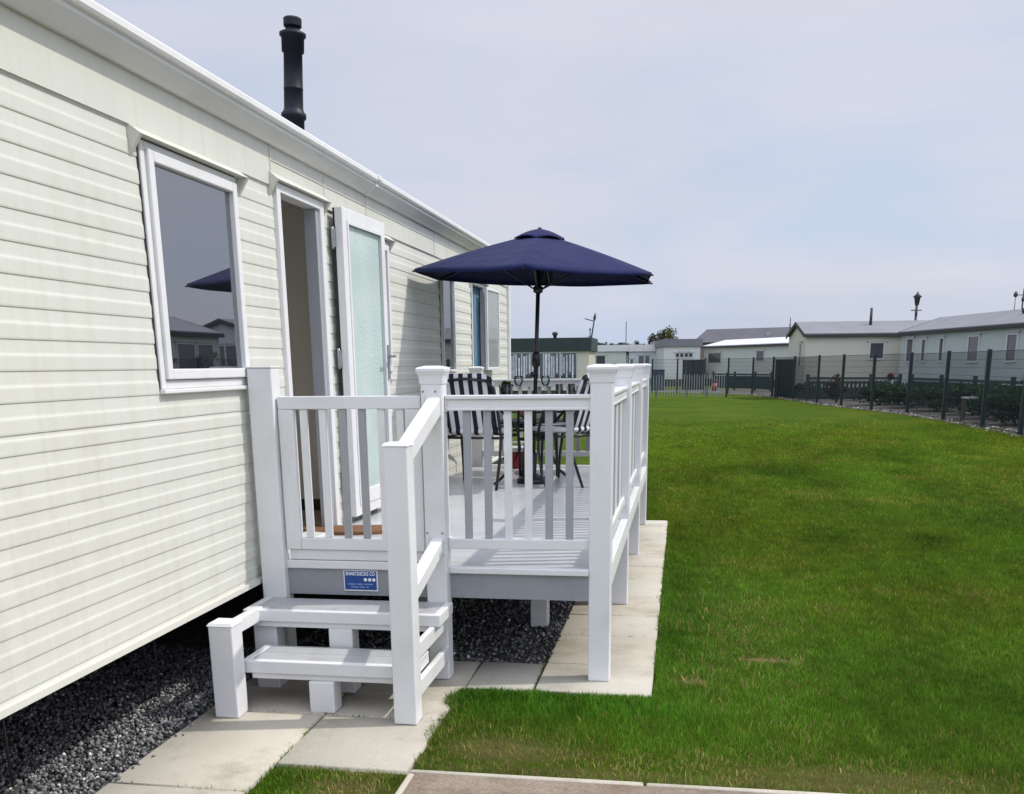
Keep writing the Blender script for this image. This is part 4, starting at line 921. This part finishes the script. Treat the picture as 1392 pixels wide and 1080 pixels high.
# thin straggly sapling near the right edge
sp = empty('sapling', 'thin straggly sapling above the dark shrubs at the right edge', 'tree', (8.6, 25.6, 0)); r_ = random.Random(3)
tr_ = MB().tube([(0, 0, 0), (0.03, 0, 0.9), (0.0, 0.02, 1.9)], [0.03, 0.02, 0.008], 6)
for i in range(16):
    z_ = r_.uniform(0.9, 1.8); a_ = r_.uniform(0, 6.28); l_ = r_.uniform(0.2, 0.5); tr_.tube([(0, 0, z_), (l_*math.cos(a_), l_*math.sin(a_), z_ + r_.uniform(0.0, 0.3))], [0.007, 0.003], 5)
tr_.build('trunk', 'bark', sp)
V, F, T = foliage(420, clumps([(r_.uniform(-0.5, 0.5), r_.uniform(-0.5, 0.5), r_.uniform(0.9, 1.9), 0.15, 0.15, 0.12) for i in range(12)]), 0.03, MG, 77); fast_mesh('foliage', V, [F], 'leaf', T, sp)

def tree(name, label, loc, w, h, zc, cols, n, leaf, seed, group=None):
    o_ = empty(name, label, 'tree', loc, 0, group); r_ = random.Random(seed); cl = []
    for i in range(16):
        a_ = r_.uniform(0, 6.28); e_ = r_.uniform(-0.5, 1.0); q = math.sqrt(max(0, 1 - e_*e_))*0.5*w*r_.uniform(0.4, 0.85)
        cl.append((q*math.cos(a_), q*math.sin(a_), zc + e_*(h-zc)*0.75, w*r_.uniform(0.12, 0.22), w*r_.uniform(0.12, 0.22), (h-zc)*r_.uniform(0.2, 0.34)))
    V, F, T = foliage(n, clumps(cl), leaf, cols, seed); fast_mesh('crown', V, [F], 'leaf', T, o_)
    t_ = MB().tube([(0, 0, 0), (0.05, 0, zc*0.6), (0, 0.05, zc)], [w*0.05, w*0.04, w*0.025], 8)
    for i in range(5): a_ = i*1.26; t_.tube([(0, 0, zc*0.6), (w*0.28*math.cos(a_), w*0.28*math.sin(a_), zc + 0.2*h)], [w*0.022, w*0.008], 6)
    t_.build('trunk', 'bark', o_); return o_
tree('tree', 'rounded yellow green tree top beside the grey roofed caravan', (-1.55, 112, 0), 3.4, 5.35, 3.2, [(0.09, 0.10, 0.03), (0.12, 0.12, 0.045), (0.06, 0.07, 0.025)], 1800, 0.13, 201)
tree('tree', 'purplish tree top left of the yellow green one', (-3.0, 111, 0), 2.2, 4.9, 3.0, [(0.07, 0.055, 0.055), (0.09, 0.075, 0.06), (0.05, 0.045, 0.04)], 1000, 0.13, 202)
TL = 'low distant trees above the white flat roof'
for i, (x_, h_, w_, l_) in enumerate(((-9.9, 4.15, 2.0, 'distant tree nearest the dark green roofed caravan'), (-8.5, 3.95, 2.4, 'low wide distant tree at the left of the tree line'), (-7.0, 3.9, 2.2, 'second distant tree rightwards along the tree line'), (-5.6, 4.25, 1.5, 'tallest distant tree in the low tree line by the thin mast'), (-4.4, 3.95, 2.0, 'distant tree at the right end of the low tree line'))):
    tree('tree', l_, (x_, 116+i, 0), w_*1.25, h_, 2.9, [(0.05, 0.055, 0.05), (0.065, 0.07, 0.06), (0.04, 0.04, 0.045)], 800, 0.13, 210+i, TL)

V, F, T = foliage(120, clumps([(0, 0, 0.085, 0.05, 0.05, 0.04)]), 0.022, MG, 9); fast_mesh('leaves', V, [F], 'leaf', T, pt_)
# ------------------------------------------------------------------ caravans in the background
def far_caravan(name, label, P0, P1, W, mats, zg=2.6, zr=3.1, zb=0.45, wins=(), end_wins=(), gable=True, cap=0.06, fascia=None, door=None, roofm='far_roof', frame='far_white', kind_roof='pitched'):
    """front wall from P0 to P1 (near or left end first), body extends W to the left of P0->P1 turned away from the camera"""
    P0, P1 = Vector((*P0, 0)), Vector((*P1, 0)); d = P1 - P0; Ln = d.length; rz = math.atan2(d.y, d.x)
    o_ = empty(name, label, 'caravan', P0, rz)
    # local: x along the front wall, +y to the back
    wl = MB()
    prof = [(0, zb), (W, zb), (W, zg)] + ([(W/2, zr)] if kind_roof == 'pitched' else []) + [(0, zg)]
    wl.prism(prof, 0, Ln, axis='x')
    w_ = wl.build('wall', mats, o_)
    if kind_roof == 'pitched':
        r_ = MB(); e = 0.10; s_ = (zr-zg)/(W/2); t = 0.05
        for sd in (0, 1):
            f = (lambda y_: y_) if sd == 0 else (lambda y_: W - y_)
            a_, b2 = -e, W/2
            za, zb2 = zg - e*s_ + 0.012, zr + 0.012
            vs = [(-e, f(a_), za), (Ln+e, f(a_), za), (Ln+e, f(b2), zb2), (-e, f(b2), zb2)]
            r_.hexa(vs if sd == 0 else vs[::-1], [(x, y, z+t) for x, y, z in (vs if sd == 0 else vs[::-1])])
        ro = r_.build('roof', roofm, o_)
        MB().box(-e, Ln+e, -e-0.06, -e-0.001, zg-0.11, zg-0.01).build('gutter', 'dark_steel' if fascia is None else fascia, o_)
        barge = MB()
        for sd in (0, 1):
            f = (lambda y_: y_) if sd == 0 else (lambda y_: W - y_)
            for x_ in (-e-0.03, Ln+e+0.001): 
                vs = [(x_, f(-e), zg-e*s_-0.08), (x_+0.03, f(-e), zg-e*s_-0.08), (x_+0.03, f(W/2), zr-0.08), (x_, f(W/2), zr-0.08)]
                barge.hexa(vs, [(x, y, z+0.15) for x, y, z in vs])
        barge.build('bargeboard', 'dark_steel' if fascia is None else fascia, o_)
    else:
        e = 0.12
        MB().box(-e, Ln+e, -e, W+e, zg-0.02, zr).build('roof', roofm, o_)
    MB().box(0.05, Ln-0.05, 0.05, W-0.05, 0.0, zb-0.001).build('skirting', 'dark_steel', o_)
    def win(rect, face, split=1):
        a_, b2, z0, z1 = rect
        def tr(u, v, z): return (u, -v, z) if face == 'front' else ((-v, u, z) if face == 'left' else (Ln+v, u, z))
        def bx(mb, u0, u1, v0, v1, q0, q1):
            vs = [tr(u0,v0,q0),tr(u1,v0,q0),tr(u1,v1,q0),tr(u0,v1,q0),tr(u0,v0,q1),tr(u1,v0,q1),tr(u1,v1,q1),tr(u0,v1,q1)]
            mb.add(vs, [(0,3,2,1),(4,5,6,7),(0,1,5,4),(1,2,6,5),(2,3,7,6),(3,0,4,7)])
        t = 0.06; fm = MB()
        bx(fm, a_-t, a_, 0.0, 0.04, z0-t, z1+t); bx(fm, b2, b2+t, 0.0, 0.04, z0-t, z1+t); bx(fm, a_, b2, 0, 0.04, z1, z1+t); bx(fm, a_, b2, 0, 0.04, z0-t, z0)
        for i in range(1, split): u = a_ + (b2-a_)*i/split; bx(fm, u-0.025, u+0.025, 0.006, 0.036, z0, z1)
        fo_ = fm.build('window', frame, o_)
        hood = MB(); bx(hood, a_-0.14, b2+0.14, 0, 0.07, z1+t+0.01, z1+t+0.05); hood.build('drip_cap', mats, fo_)
        pn = MB(); bx(pn, a_, b2, 0.001, 0.012, z0, z1); pn.build('pane', 'far_glass', fo_)
        return fo_
    for w2 in wins: win(w2[:4], 'front', w2[4] if len(w2) > 4 else 1)
    for w2 in end_wins: win(w2[:4], w2[5] if len(w2) > 5 else 'left', w2[4] if len(w2) > 4 else 1)
    if door:
        a_, b2 = door; MB().box(a_, b2, -0.035, -0.001, zb+0.05, 2.35).build('door', 'far_white', o_)
    return o_
# facing wall written far end first so that the body lies on the far side
far_caravan('static_caravan', 'pale green static caravan with dark gutter behind the right hand fence', (8.59, 43.1), (10.50, 34.05), 3.2, 'sage_cladding', zr=3.12,
    wins=[(0.62, 1.15, 1.50, 2.32), (1.95, 2.25, 1.50, 2.28), (3.42, 3.72, 1.50, 2.28), (5.60, 6.30, 1.48, 2.28), (8.15, 8.72, 1.48, 2.28)], end_wins=[(0.7, 2.3, 1.3, 2.25, 2, 'right')], roofm='far_roof_light')
far_caravan('static_caravan', 'cream static caravan with grey roof behind the mesh fence', (4.976, 43.8), (13.6, 44.7), 3.4, 'far_cream', zr=3.10,
    wins=[(2.62, 3.15, 1.62, 2.22)], end_wins=[(0.7, 1.05, 1.35, 2.25)], roofm='far_roof_light')
far_caravan('static_caravan', 'pale static caravan with a bright white roof', (1.42, 72.4), (6.4, 63.3), 3.4, 'far_pale', zr=2.98, wins=[(0.62, 2.3, 1.5, 2.15), (6.6, 7.45, 1.6, 2.2)], roofm='bright_roof')
far_caravan('static_caravan', 'grey roofed static caravan end between the white roofed ones', (-1.29, 70.0), (1.12, 70.3), 9.0, 'far_white', zg=2.62, zr=3.08, wins=[(0.78, 1.0, 1.9, 2.15), (1.08, 1.3, 1.9, 2.15), (1.38, 1.6, 1.9, 2.15), (1.68, 1.9, 1.9, 2.15)], roofm='far_roof_light', kind_roof='flat')
far_caravan('static_caravan', 'cream flat roofed caravan right of the dark green roofed one', (-7.1, 75.0), (-4.12, 75.1), 3.2, 'far_pale', zg=2.40, zr=2.84, wins=[(0.8, 1.45, 1.5, 2.08)], roofm='bright_roof', kind_roof='flat')
far_caravan('static_caravan', 'bluish white flat roofed caravan with three small windows', (-3.95, 75.3), (-1.50, 75.5), 3.2, 'far_blue_white', zg=2.38, zr=2.84, wins=[(0.15, 0.32, 1.3, 1.8), (0.72, 1.10, 1.48, 2.06), (1.2, 1.5, 1.48, 2.06)], roofm='bright_roof', kind_roof='flat')
dg_ = far_caravan('static_caravan', 'old caravan with deep dark green roof edge and lace curtains', (-8.6, 46.0), (-4.2, 46.0), 3.2, 'far_cream', zg=2.10, zr=2.66, zb=0.35, roofm='green_roof', kind_roof='flat')
MB().box(-8.45-(-8.6), 8.6-4.72, -0.03, -0.002, 0.86, 2.05).build('window', 'far_white', dg_)
for (a_, b2) in ((0.72, 2.32), (2.38, 3.08), (3.14, 3.84)):
    f_ = MB().box(a_, b2, -0.045, -0.031, 0.90, 2.0).build('pane', 'far_glass', dg_)
    cm = MB(); r_ = random.Random(int(a_*10)); u = a_ + 0.03
    while u < b2 - 0.08:
        wv = r_.uniform(0.04, 0.12); cm.box(u, u+wv, -0.052, -0.046, 0.92 + (r_.uniform(0, 0.25) if r_.random() < 0.4 else 0), 1.98 - (r_.uniform(0, 0.2) if r_.random() < 0.5 else 0)); u += wv + r_.uniform(0.04, 0.10)
    cm.build('curtain', 'lace_curtain', f_)
MB().lathe([(0.08, 2.66), (0.08, 2.80), (0.13, 2.81), (0.13, 2.93), (0.06, 2.96)], (2.72, 1.2, 0), 12).build('chimney', 'dark_steel', dg_)
# caravans further along the row, outside the picture but mirrored in the near window
far_caravan('static_caravan', 'dark walled caravan further along the fenced row', (11.6, 24.6), (11.9, 17.0), 3.4, 'brown_wall', zg=2.6, zr=3.3, wins=[(1.0, 2.2, 1.3, 2.2, 2)], roofm='slate_roof')
far_caravan('static_caravan', 'pale bay fronted caravan further along the fenced row', (10.6, 31.0), (10.8, 26.6), 3.2, 'far_pale', zg=2.55, zr=3.05, wins=[(0.5, 1.4, 1.0, 2.2), (1.6, 2.6, 1.0, 2.2), (2.9, 3.9, 1.0, 2.2)], roofm='far_roof')
# long dark pitched roof of a building beyond
bl = empty('building', 'long low building whose dark slate roof shows behind the caravans', 'building', (0.85, 90, 0), math.atan2(-4.0, 8.9))
MB().box(0, 10.2, 0.3, 6.3, 0, 3.25).build('wall', 'brown_wall', bl)
MB().hexa([(-0.2, 0, 3.2), (10.4, 0, 3.2), (10.4, 6.6, 3.2), (-0.2, 6.6, 3.2)], [(-0.1, 3.0, 4.38), (10.3, 3.0, 4.38), (10.3, 3.6, 4.38), (-0.1, 3.6, 4.38)]).build('roof', 'slate_roof', bl)
MB().box(6.0, 6.25, 1.2, 1.5, 3.6, 3.95).build('roof_vent', 'galvanised', bl)

# roof furniture: flue cowl, vents, aerials
def mast(name, label, loc, h, extra, cat='aerial', lean=0.0, r=0.03):
    o_ = empty(name, label, cat, loc); o_.rotation_euler = (0, lean, 0)
    MB().tube([(0, 0, 0), (0, 0, h)], [r*1.2, r], 8).build('pole', 'dark_steel', o_)
    for nm, mb in extra: mb.build(nm, 'dark_steel', o_)
    return o_
mast('tv_aerial', 'leaning mast with television aerial beside the dark green roofed caravan', (-6.75, 75.0, 2.84), 2.15, [('crossbar', MB().tube([(-0.7, 0, 1.78), (0.05, 0, 1.70)], 0.035, 6)), ('aerial_head', MB().lathe([(0.03, 1.75), (0.10, 1.85), (0.09, 2.05), (0.02, 2.3)], n=8))], lean=R(9), r=0.05)
mast('tv_aerial', 'short mast at the corner of the dark green roof', (-4.35, 48.2, 2.66), 0.42, [('aerial_head', MB().lathe([(0.02, 0.36), (0.05, 0.40), (0.02, 0.48)], n=8)), ('crossbar', MB().tube([(-0.12, 0, 0.1), (0.1, 0, 0.12)], 0.015, 6))], r=0.02)
mast('mast', 'thin plain mast above the white flat roof', (-4.98, 90, 0), 5.05, [], r=0.035)
mast('lamp_post', 'lantern headed lamp post above the right hand caravans', (9.80, 46.6, 0), 3.95, [('lantern', MB().lathe([(0.03, 3.78), (0.085, 3.82), (0.13, 4.12), (0.20, 4.14), (0.06, 4.27), (0.02, 4.36)], n=10)), ('ladder_bar', MB().tube([(-0.22, 0, 3.60), (0.22, 0, 3.60)], 0.022, 6).lathe([(0.055, 3.35), (0.055, 3.68)], n=8))], 'lamp post', r=0.05)
mast('vent_pipe', 'plain pale pipe rising from the cream caravan roof', (7.72, 45.2, 2.95), 0.72, [], 'pipe', r=0.05)
mast('tv_aerial', 'television aerial above the right end of the pale green caravan', (11.6, 38.5, 2.9), 1.0, [('crossbar', MB().tube([(-0.15, 0, 0.78), (0.5, 0, 0.80)], 0.014, 6)), ('aerial_head', MB().lathe([(0.03, 0.55), (0.06, 0.62), (0.03, 0.74)], n=8))], r=0.022)
mast('vane', 'small dark ball topped rod above the right end of the pale green roof', (11.2, 38.0, 3.0), 0.66, [('ball', MB().lathe([(0.02, 0.58), (0.07, 0.62), (0.08, 0.68), (0.02, 0.78)], n=10))], 'rod', r=0.010)
mast('tv_aerial', 'thin aerial over the dark slate roof beside the cream gable', (7.86, 80, 3.9), 0.85, [('crossbar', MB().tube([(-0.1, 0, 0.3), (0.1, 0, 0.3)], 0.02, 6))], r=0.03)
mast('roof_flue', 'short black flue on the pale green caravan roof slope', (11.02, 36.3, 2.72), 0.36, [('cowl', MB().lathe([(0.05, 0.28), (0.085, 0.30), (0.085, 0.40), (0.04, 0.43)], n=10))], 'flue', r=0.05)

# ------------------------------------------------------------------ fences
fe = empty('mesh_fence', 'tall dark green wire mesh fence with square posts along the lawn', 'fence', (6.83, 24.6, 0))
fo = Vector((6.83, 24.6, 0))
for i, (x_, y_) in enumerate(FENCE):
    MB().box(x_-0.043-fo.x, x_+0.043-fo.x, y_-0.043-fo.y, y_+0.043-fo.y, -0.02, 1.74).build('post', 'fence_green', fe)
for (a_, b2) in zip(FENCE, FENCE[1:]):
    A_, B2 = Vector((*a_, 0)) - fo, Vector((*b2, 0)) - fo; d = B2 - A_; Ln = d.length; d.normalize(); sd = d.cross(Vector((0, 0, 1))); V = []; F = []
    def wire(p, q, r):
        o_ = len(V); w_ = (q-p).normalized(); s1 = w_.cross(sd).normalized()*r; s2 = sd*r
        for e in (p, q):
            for k_ in (s1, s2, -s1, -s2): V.append(e + k_)
        for k_ in range(4): F.append((o_+k_, o_+(k_+1) % 4, o_+4+(k_+1) % 4, o_+4+k_))
    n_ = int(Ln/0.05)
    for k_ in range(1, n_): wire(A_ + d*Ln*k_/n_ + Vector((0,0,0.02)), A_ + d*Ln*k_/n_ + Vector((0,0,1.70)), 0.0034)
    for k_ in range(10): z_ = 0.04 + k_*0.184; wire(A_ + Vector((0,0,z_)) + sd*0.006, B2 + Vector((0,0,z_)) + sd*0.006, 0.0038 if k_ < 9 else 0.007)
    fast_mesh('mesh_panel', [tuple(v) for v in V], [np.array(F)], 'fence_green', parent=fe)
pk = empty('picket_fence', 'low pale picket fence at the far left end of the lawn', 'fence', (-3.5, 47.4, 0))
pv = [(-3.5, 47.4), (-1.2, 47.6), (0.2, 47.6), (1.1, 47.0), (1.95, 46.4)]
for (a_, b2) in zip(pv, pv[1:]):
    A_, B2 = Vector((*a_, 0)) - Vector((-3.5, 47.4, 0)), Vector((*b2, 0)) - Vector((-3.5, 47.4, 0)); d = B2-A_; m_ = MB(); n_ = int(d.length/0.125)
    for k_ in range(n_): p = A_ + d*k_/n_; m_.box(p.x-0.014, p.x+0.014, p.y-0.01, p.y+0.01, 0.0, 0.98 + 0.03*math.sin(k_*2.1))
    m_.vbeam(A_ + Vector((0, 0.03, 0.25)), B2 + Vector((0, 0.03, 0.25)), 0.03, 0.03)
    m_.build('picket_panel', 'picket_white', pk)
    MB().box(B2.x-0.04, B2.x+0.04, B2.y-0.0, B2.y+0.08, 0, 1.08).build('post', 'fence_green', pk)
def low_fence(label, pts):
    o_ = empty('garden_fence', label, 'fence', (*pts[0], 0)); b0 = Vector((*pts[0], 0))
    for a_, b2 in zip(pts, pts[1:]):
        A_, B2 = Vector((*a_, 0)) - b0, Vector((*b2, 0)) - b0; d = B2-A_; m_ = MB(); n_ = max(2, int(d.length/0.15))
        for k_ in range(n_): p = A_ + d*(k_+0.5)/n_; m_.box(p.x-0.05, p.x+0.05, p.y-0.012, p.y+0.012, 0.1, 0.78)
        for z_ in (0.86, 0.70, 0.2): m_.vbeam(A_ + Vector((0, 0, z_)), B2 + Vector((0, 0, z_)), 0.05, 0.09)
        m_.build('rail_panel', 'dark_green_paint', o_)
    for p in pts: q = Vector((*p, 0)) - b0; MB().box(q.x-0.06, q.x+0.06, q.y-0.06, q.y+0.06, 0, 1.02).build('post', 'dark_green_paint', o_)
low_fence('low dark green board fence in front of the cream caravan', [(4.95, 42.2), (6.0, 41.6), (7.2, 41.2), (8.2, 40.8)])
low_fence('low dark green board fence along the pale green caravan', [(8.35, 39.5), (8.75, 36.8), (9.15, 34.2), (9.5, 31.6), (9.9, 28.4)])
low_fence('low dark green board fence in front of the white roofed caravan', [(1.75, 60.5), (2.9, 58.8), (3.9, 57.0), (4.6, 55.0)])
def panel(name, label, cat, x0, x1, y_, z1, dep, mat, nb):
    o_ = empty(name, label, cat, ((x0+x1)/2, y_, 0)); w_ = x1-x0; m_ = MB()
    for i in range(nb): m_.box(-w_/2 + i*w_/nb + 0.004, -w_/2 + (i+1)*w_/nb - 0.004, -dep/2, dep/2, 0.05, z1-0.05)
    m_.build('boarding', mat, o_); MB().box(-w_/2-0.03, w_/2+0.03, -dep/2-0.03, dep/2+0.03, z1-0.049, z1).build('top_rail', mat, o_)
    MB().box(-w_/2, w_/2, -dep/2+0.01, dep/2-0.01, 0.0, 0.049).build('plinth', 'dark_steel', o_); return o_
panel('privacy_screen', 'solid dark green boarded screen behind the mesh fence', 'screen', 3.98, 4.86, 45.9, 1.62, 0.08, 'fence_green', 7)
panel('shed', 'dark green storage shed in front of the grey roofed caravan', 'shed', -0.03, 1.2, 60.5, 1.68, 1.0, 'fence_green', 6)
panel('storage_box', 'low blue grey storage box at the left of the far lawn', 'storage box', -1.78, -1.05, 60.0, 1.16, 0.8, 'navy_box', 5)
# red tubs, bench, stones along the fence foot
def tub(label, x_, y_, z_, s_, mat):
    o_ = empty('planter', label, 'planter', (x_, y_, 0)); MB().lathe([(0.16*s_, 0), (0.20*s_, z_), (0.18*s_, z_), (0.17*s_, z_-0.04)], n=16).build('tub', mat, o_)
    V, F, T = foliage(160, clumps([(0, 0, z_+0.1, 0.22*s_, 0.22*s_, 0.14)]), 0.05, [(0.16, 0.02, 0.03), (0.14, 0.04, 0.045), (0.03, 0.05, 0.02)], int(x_*7)+9); fast_mesh('flowers', V, [F], 'leaf', T, o_)
tub('red flower tub standing by the cream caravan corner', 7.55, 39.2, 0.85, 0.6, 'dark_green_paint'); tub('red flower tub left of the green fence', 1.75, 57.5, 0.40, 0.9, 'red_plastic')
bn = empty('bench', 'pale weathered garden bench among the dark shrubs', 'bench', (7.45, 27.2, 0))
MB().box(-0.45, 0.45, -0.2, -0.11, 0.56, 0.60).box(-0.45, 0.45, -0.10, -0.01, 0.56, 0.60).box(-0.45, 0.45, 0.0, 0.09, 0.56, 0.60).build('seat', 'bleached_wood', bn)
for x_ in (-0.4, 0.4): MB().box(x_-0.03, x_+0.03, -0.18, 0.08, 0, 0.559).build('leg', 'bark', bn)
rs = np.random.default_rng(5); X_ = []; 
for (a_, b2) in zip(FENCE[:-5], FENCE[1:-4]):
    for i in range(120): t = rs.random(); X_.append((a_[0] + (b2[0]-a_[0])*t + rs.normal(0.12, 0.16), a_[1] + (b2[1]-a_[1])*t))
X_ = np.array(X_); P, F, T = stones(len(X_), X_, 0.02, 0.055, np.full(len(X_), 0.0)); T = T*1.1*np.array([1.06, 1.0, 0.86])
br = rs.random(len(X_)) < 0.07; T.reshape(len(X_), -1, 3)[br] = (0.20, 0.075, 0.055)
tag(fast_mesh('rubble', P, [F], 'gravel_stone', T), 'pale stones and broken brick along the foot of the mesh fence', 'stones', kind='stuff')

# ------------------------------------------------------------------ sky, sun, camera
SUN = Vector((0.80, 0.175, 1.0)).normalized()
w = bpy.data.worlds.new('World'); sc.world = w; w.use_nodes = True; nt = w.node_tree
bg = nt.nodes['Background']; sky = N(nt, 'ShaderNodeTexSky'); sky.sky_type = 'NISHITA'; sky.sun_disc = False
sky.sun_elevation = math.asin(SUN.z); sky.sun_rotation = math.atan2(SUN.x, SUN.y); sky.air_density = 1.0; sky.dust_density = 4.0; sky.ozone_density = 1.0
tc = N(nt, 'ShaderNodeTexCoord')
mp = N(nt, 'ShaderNodeMapping'); mp.inputs['Scale'].default_value = (1.0, 1.0, 3.2); mp.inputs['Rotation'].default_value = (0.15, 0.1, 0.4); L(nt, tc.outputs['Generated'], mp.inputs['Vector'])
n1 = N(nt, 'ShaderNodeTexNoise', Scale=1.7, Detail=6.0, Roughness=0.55, Distortion=0.4); L(nt, mp.outputs[0], n1.inputs['Vector'])
r1 = ramp(nt, n1.outputs['Fac'], [(0.30, (0.76, 0.76, 0.76)), (0.66, (0.95, 0.95, 0.95))])
mp2 = N(nt, 'ShaderNodeMapping'); mp2.inputs['Scale'].default_value = (1.0, 1.0, 4.0); mp2.inputs['Rotation'].default_value = (0.1, 0.32, 0.2); mp2.inputs['Location'].default_value = (0.35, 0.2, 0.15); L(nt, tc.outputs['Generated'], mp2.inputs['Vector'])
n2 = N(nt, 'ShaderNodeTexNoise', Scale=2.1, Detail=5.0, Roughness=0.5, Distortion=0.6); L(nt, mp2.outputs[0], n2.inputs['Vector'])
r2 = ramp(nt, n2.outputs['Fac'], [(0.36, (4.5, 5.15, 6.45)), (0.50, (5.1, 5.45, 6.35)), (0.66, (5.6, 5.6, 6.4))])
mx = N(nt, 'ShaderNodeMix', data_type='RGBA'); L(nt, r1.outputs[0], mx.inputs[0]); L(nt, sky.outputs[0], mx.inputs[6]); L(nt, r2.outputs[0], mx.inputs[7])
# sky boosted out of view, overhead and behind the camera, to lift the shade
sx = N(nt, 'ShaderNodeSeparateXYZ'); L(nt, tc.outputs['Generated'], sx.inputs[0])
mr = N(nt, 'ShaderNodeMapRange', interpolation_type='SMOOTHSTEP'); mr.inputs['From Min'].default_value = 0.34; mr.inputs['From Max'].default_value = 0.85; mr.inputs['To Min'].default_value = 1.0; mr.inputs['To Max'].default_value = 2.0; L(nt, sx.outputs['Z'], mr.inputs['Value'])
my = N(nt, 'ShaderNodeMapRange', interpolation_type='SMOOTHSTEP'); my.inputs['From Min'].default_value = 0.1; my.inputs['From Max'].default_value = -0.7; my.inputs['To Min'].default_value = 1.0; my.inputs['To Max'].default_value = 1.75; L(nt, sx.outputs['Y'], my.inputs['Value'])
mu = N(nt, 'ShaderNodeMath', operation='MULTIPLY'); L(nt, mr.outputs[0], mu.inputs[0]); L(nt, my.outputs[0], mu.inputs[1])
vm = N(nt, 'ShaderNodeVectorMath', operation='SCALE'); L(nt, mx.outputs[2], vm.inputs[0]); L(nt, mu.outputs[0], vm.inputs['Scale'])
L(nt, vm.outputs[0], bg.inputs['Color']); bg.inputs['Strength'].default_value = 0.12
sd_ = bpy.data.lights.new('sun', 'SUN'); sd_.energy = 2.9; sd_.angle = R(0.9); sd_.color = (1.0, 0.95, 0.87)
so_ = bpy.data.objects.new('sun', sd_); COL.objects.link(so_); so_.rotation_euler = SUN.to_track_quat('Z', 'Y').to_euler(); so_.location = (20, 5, 30)
RM = [[0.98666, 0.16249, -0.00986], [0.03067, -0.24501, -0.96903], [-0.15987, 0.95581, -0.24673]]
cam = bpy.data.cameras.new('camera'); co_ = bpy.data.objects.new('camera', cam); COL.objects.link(co_)
r_, d_, f_ = (Vector(v) for v in RM)
co_.matrix_world = Matrix(((r_.x, -d_.x, -f_.x, 0), (r_.y, -d_.y, -f_.y, 0), (r_.z, -d_.z, -f_.z, 1.5), (0, 0, 0, 1)))
cam.sensor_fit = 'HORIZONTAL'; cam.sensor_width = 36; cam.lens = 36 * 1345.62 / 1392; cam.shift_x = -(699.9 - 696) / 1392; cam.shift_y = (838.96 - 540) / 1392
cam.clip_start = 0.05; cam.clip_end = 2000
sc.camera = co_
sc.view_settings.view_transform = 'Standard'; sc.view_settings.look = 'None'; sc.view_settings.exposure = 0.12; sc.view_settings.gamma = 1.0
sc.cycles.max_bounces = 8; sc.cycles.transparent_max_bounces = 16
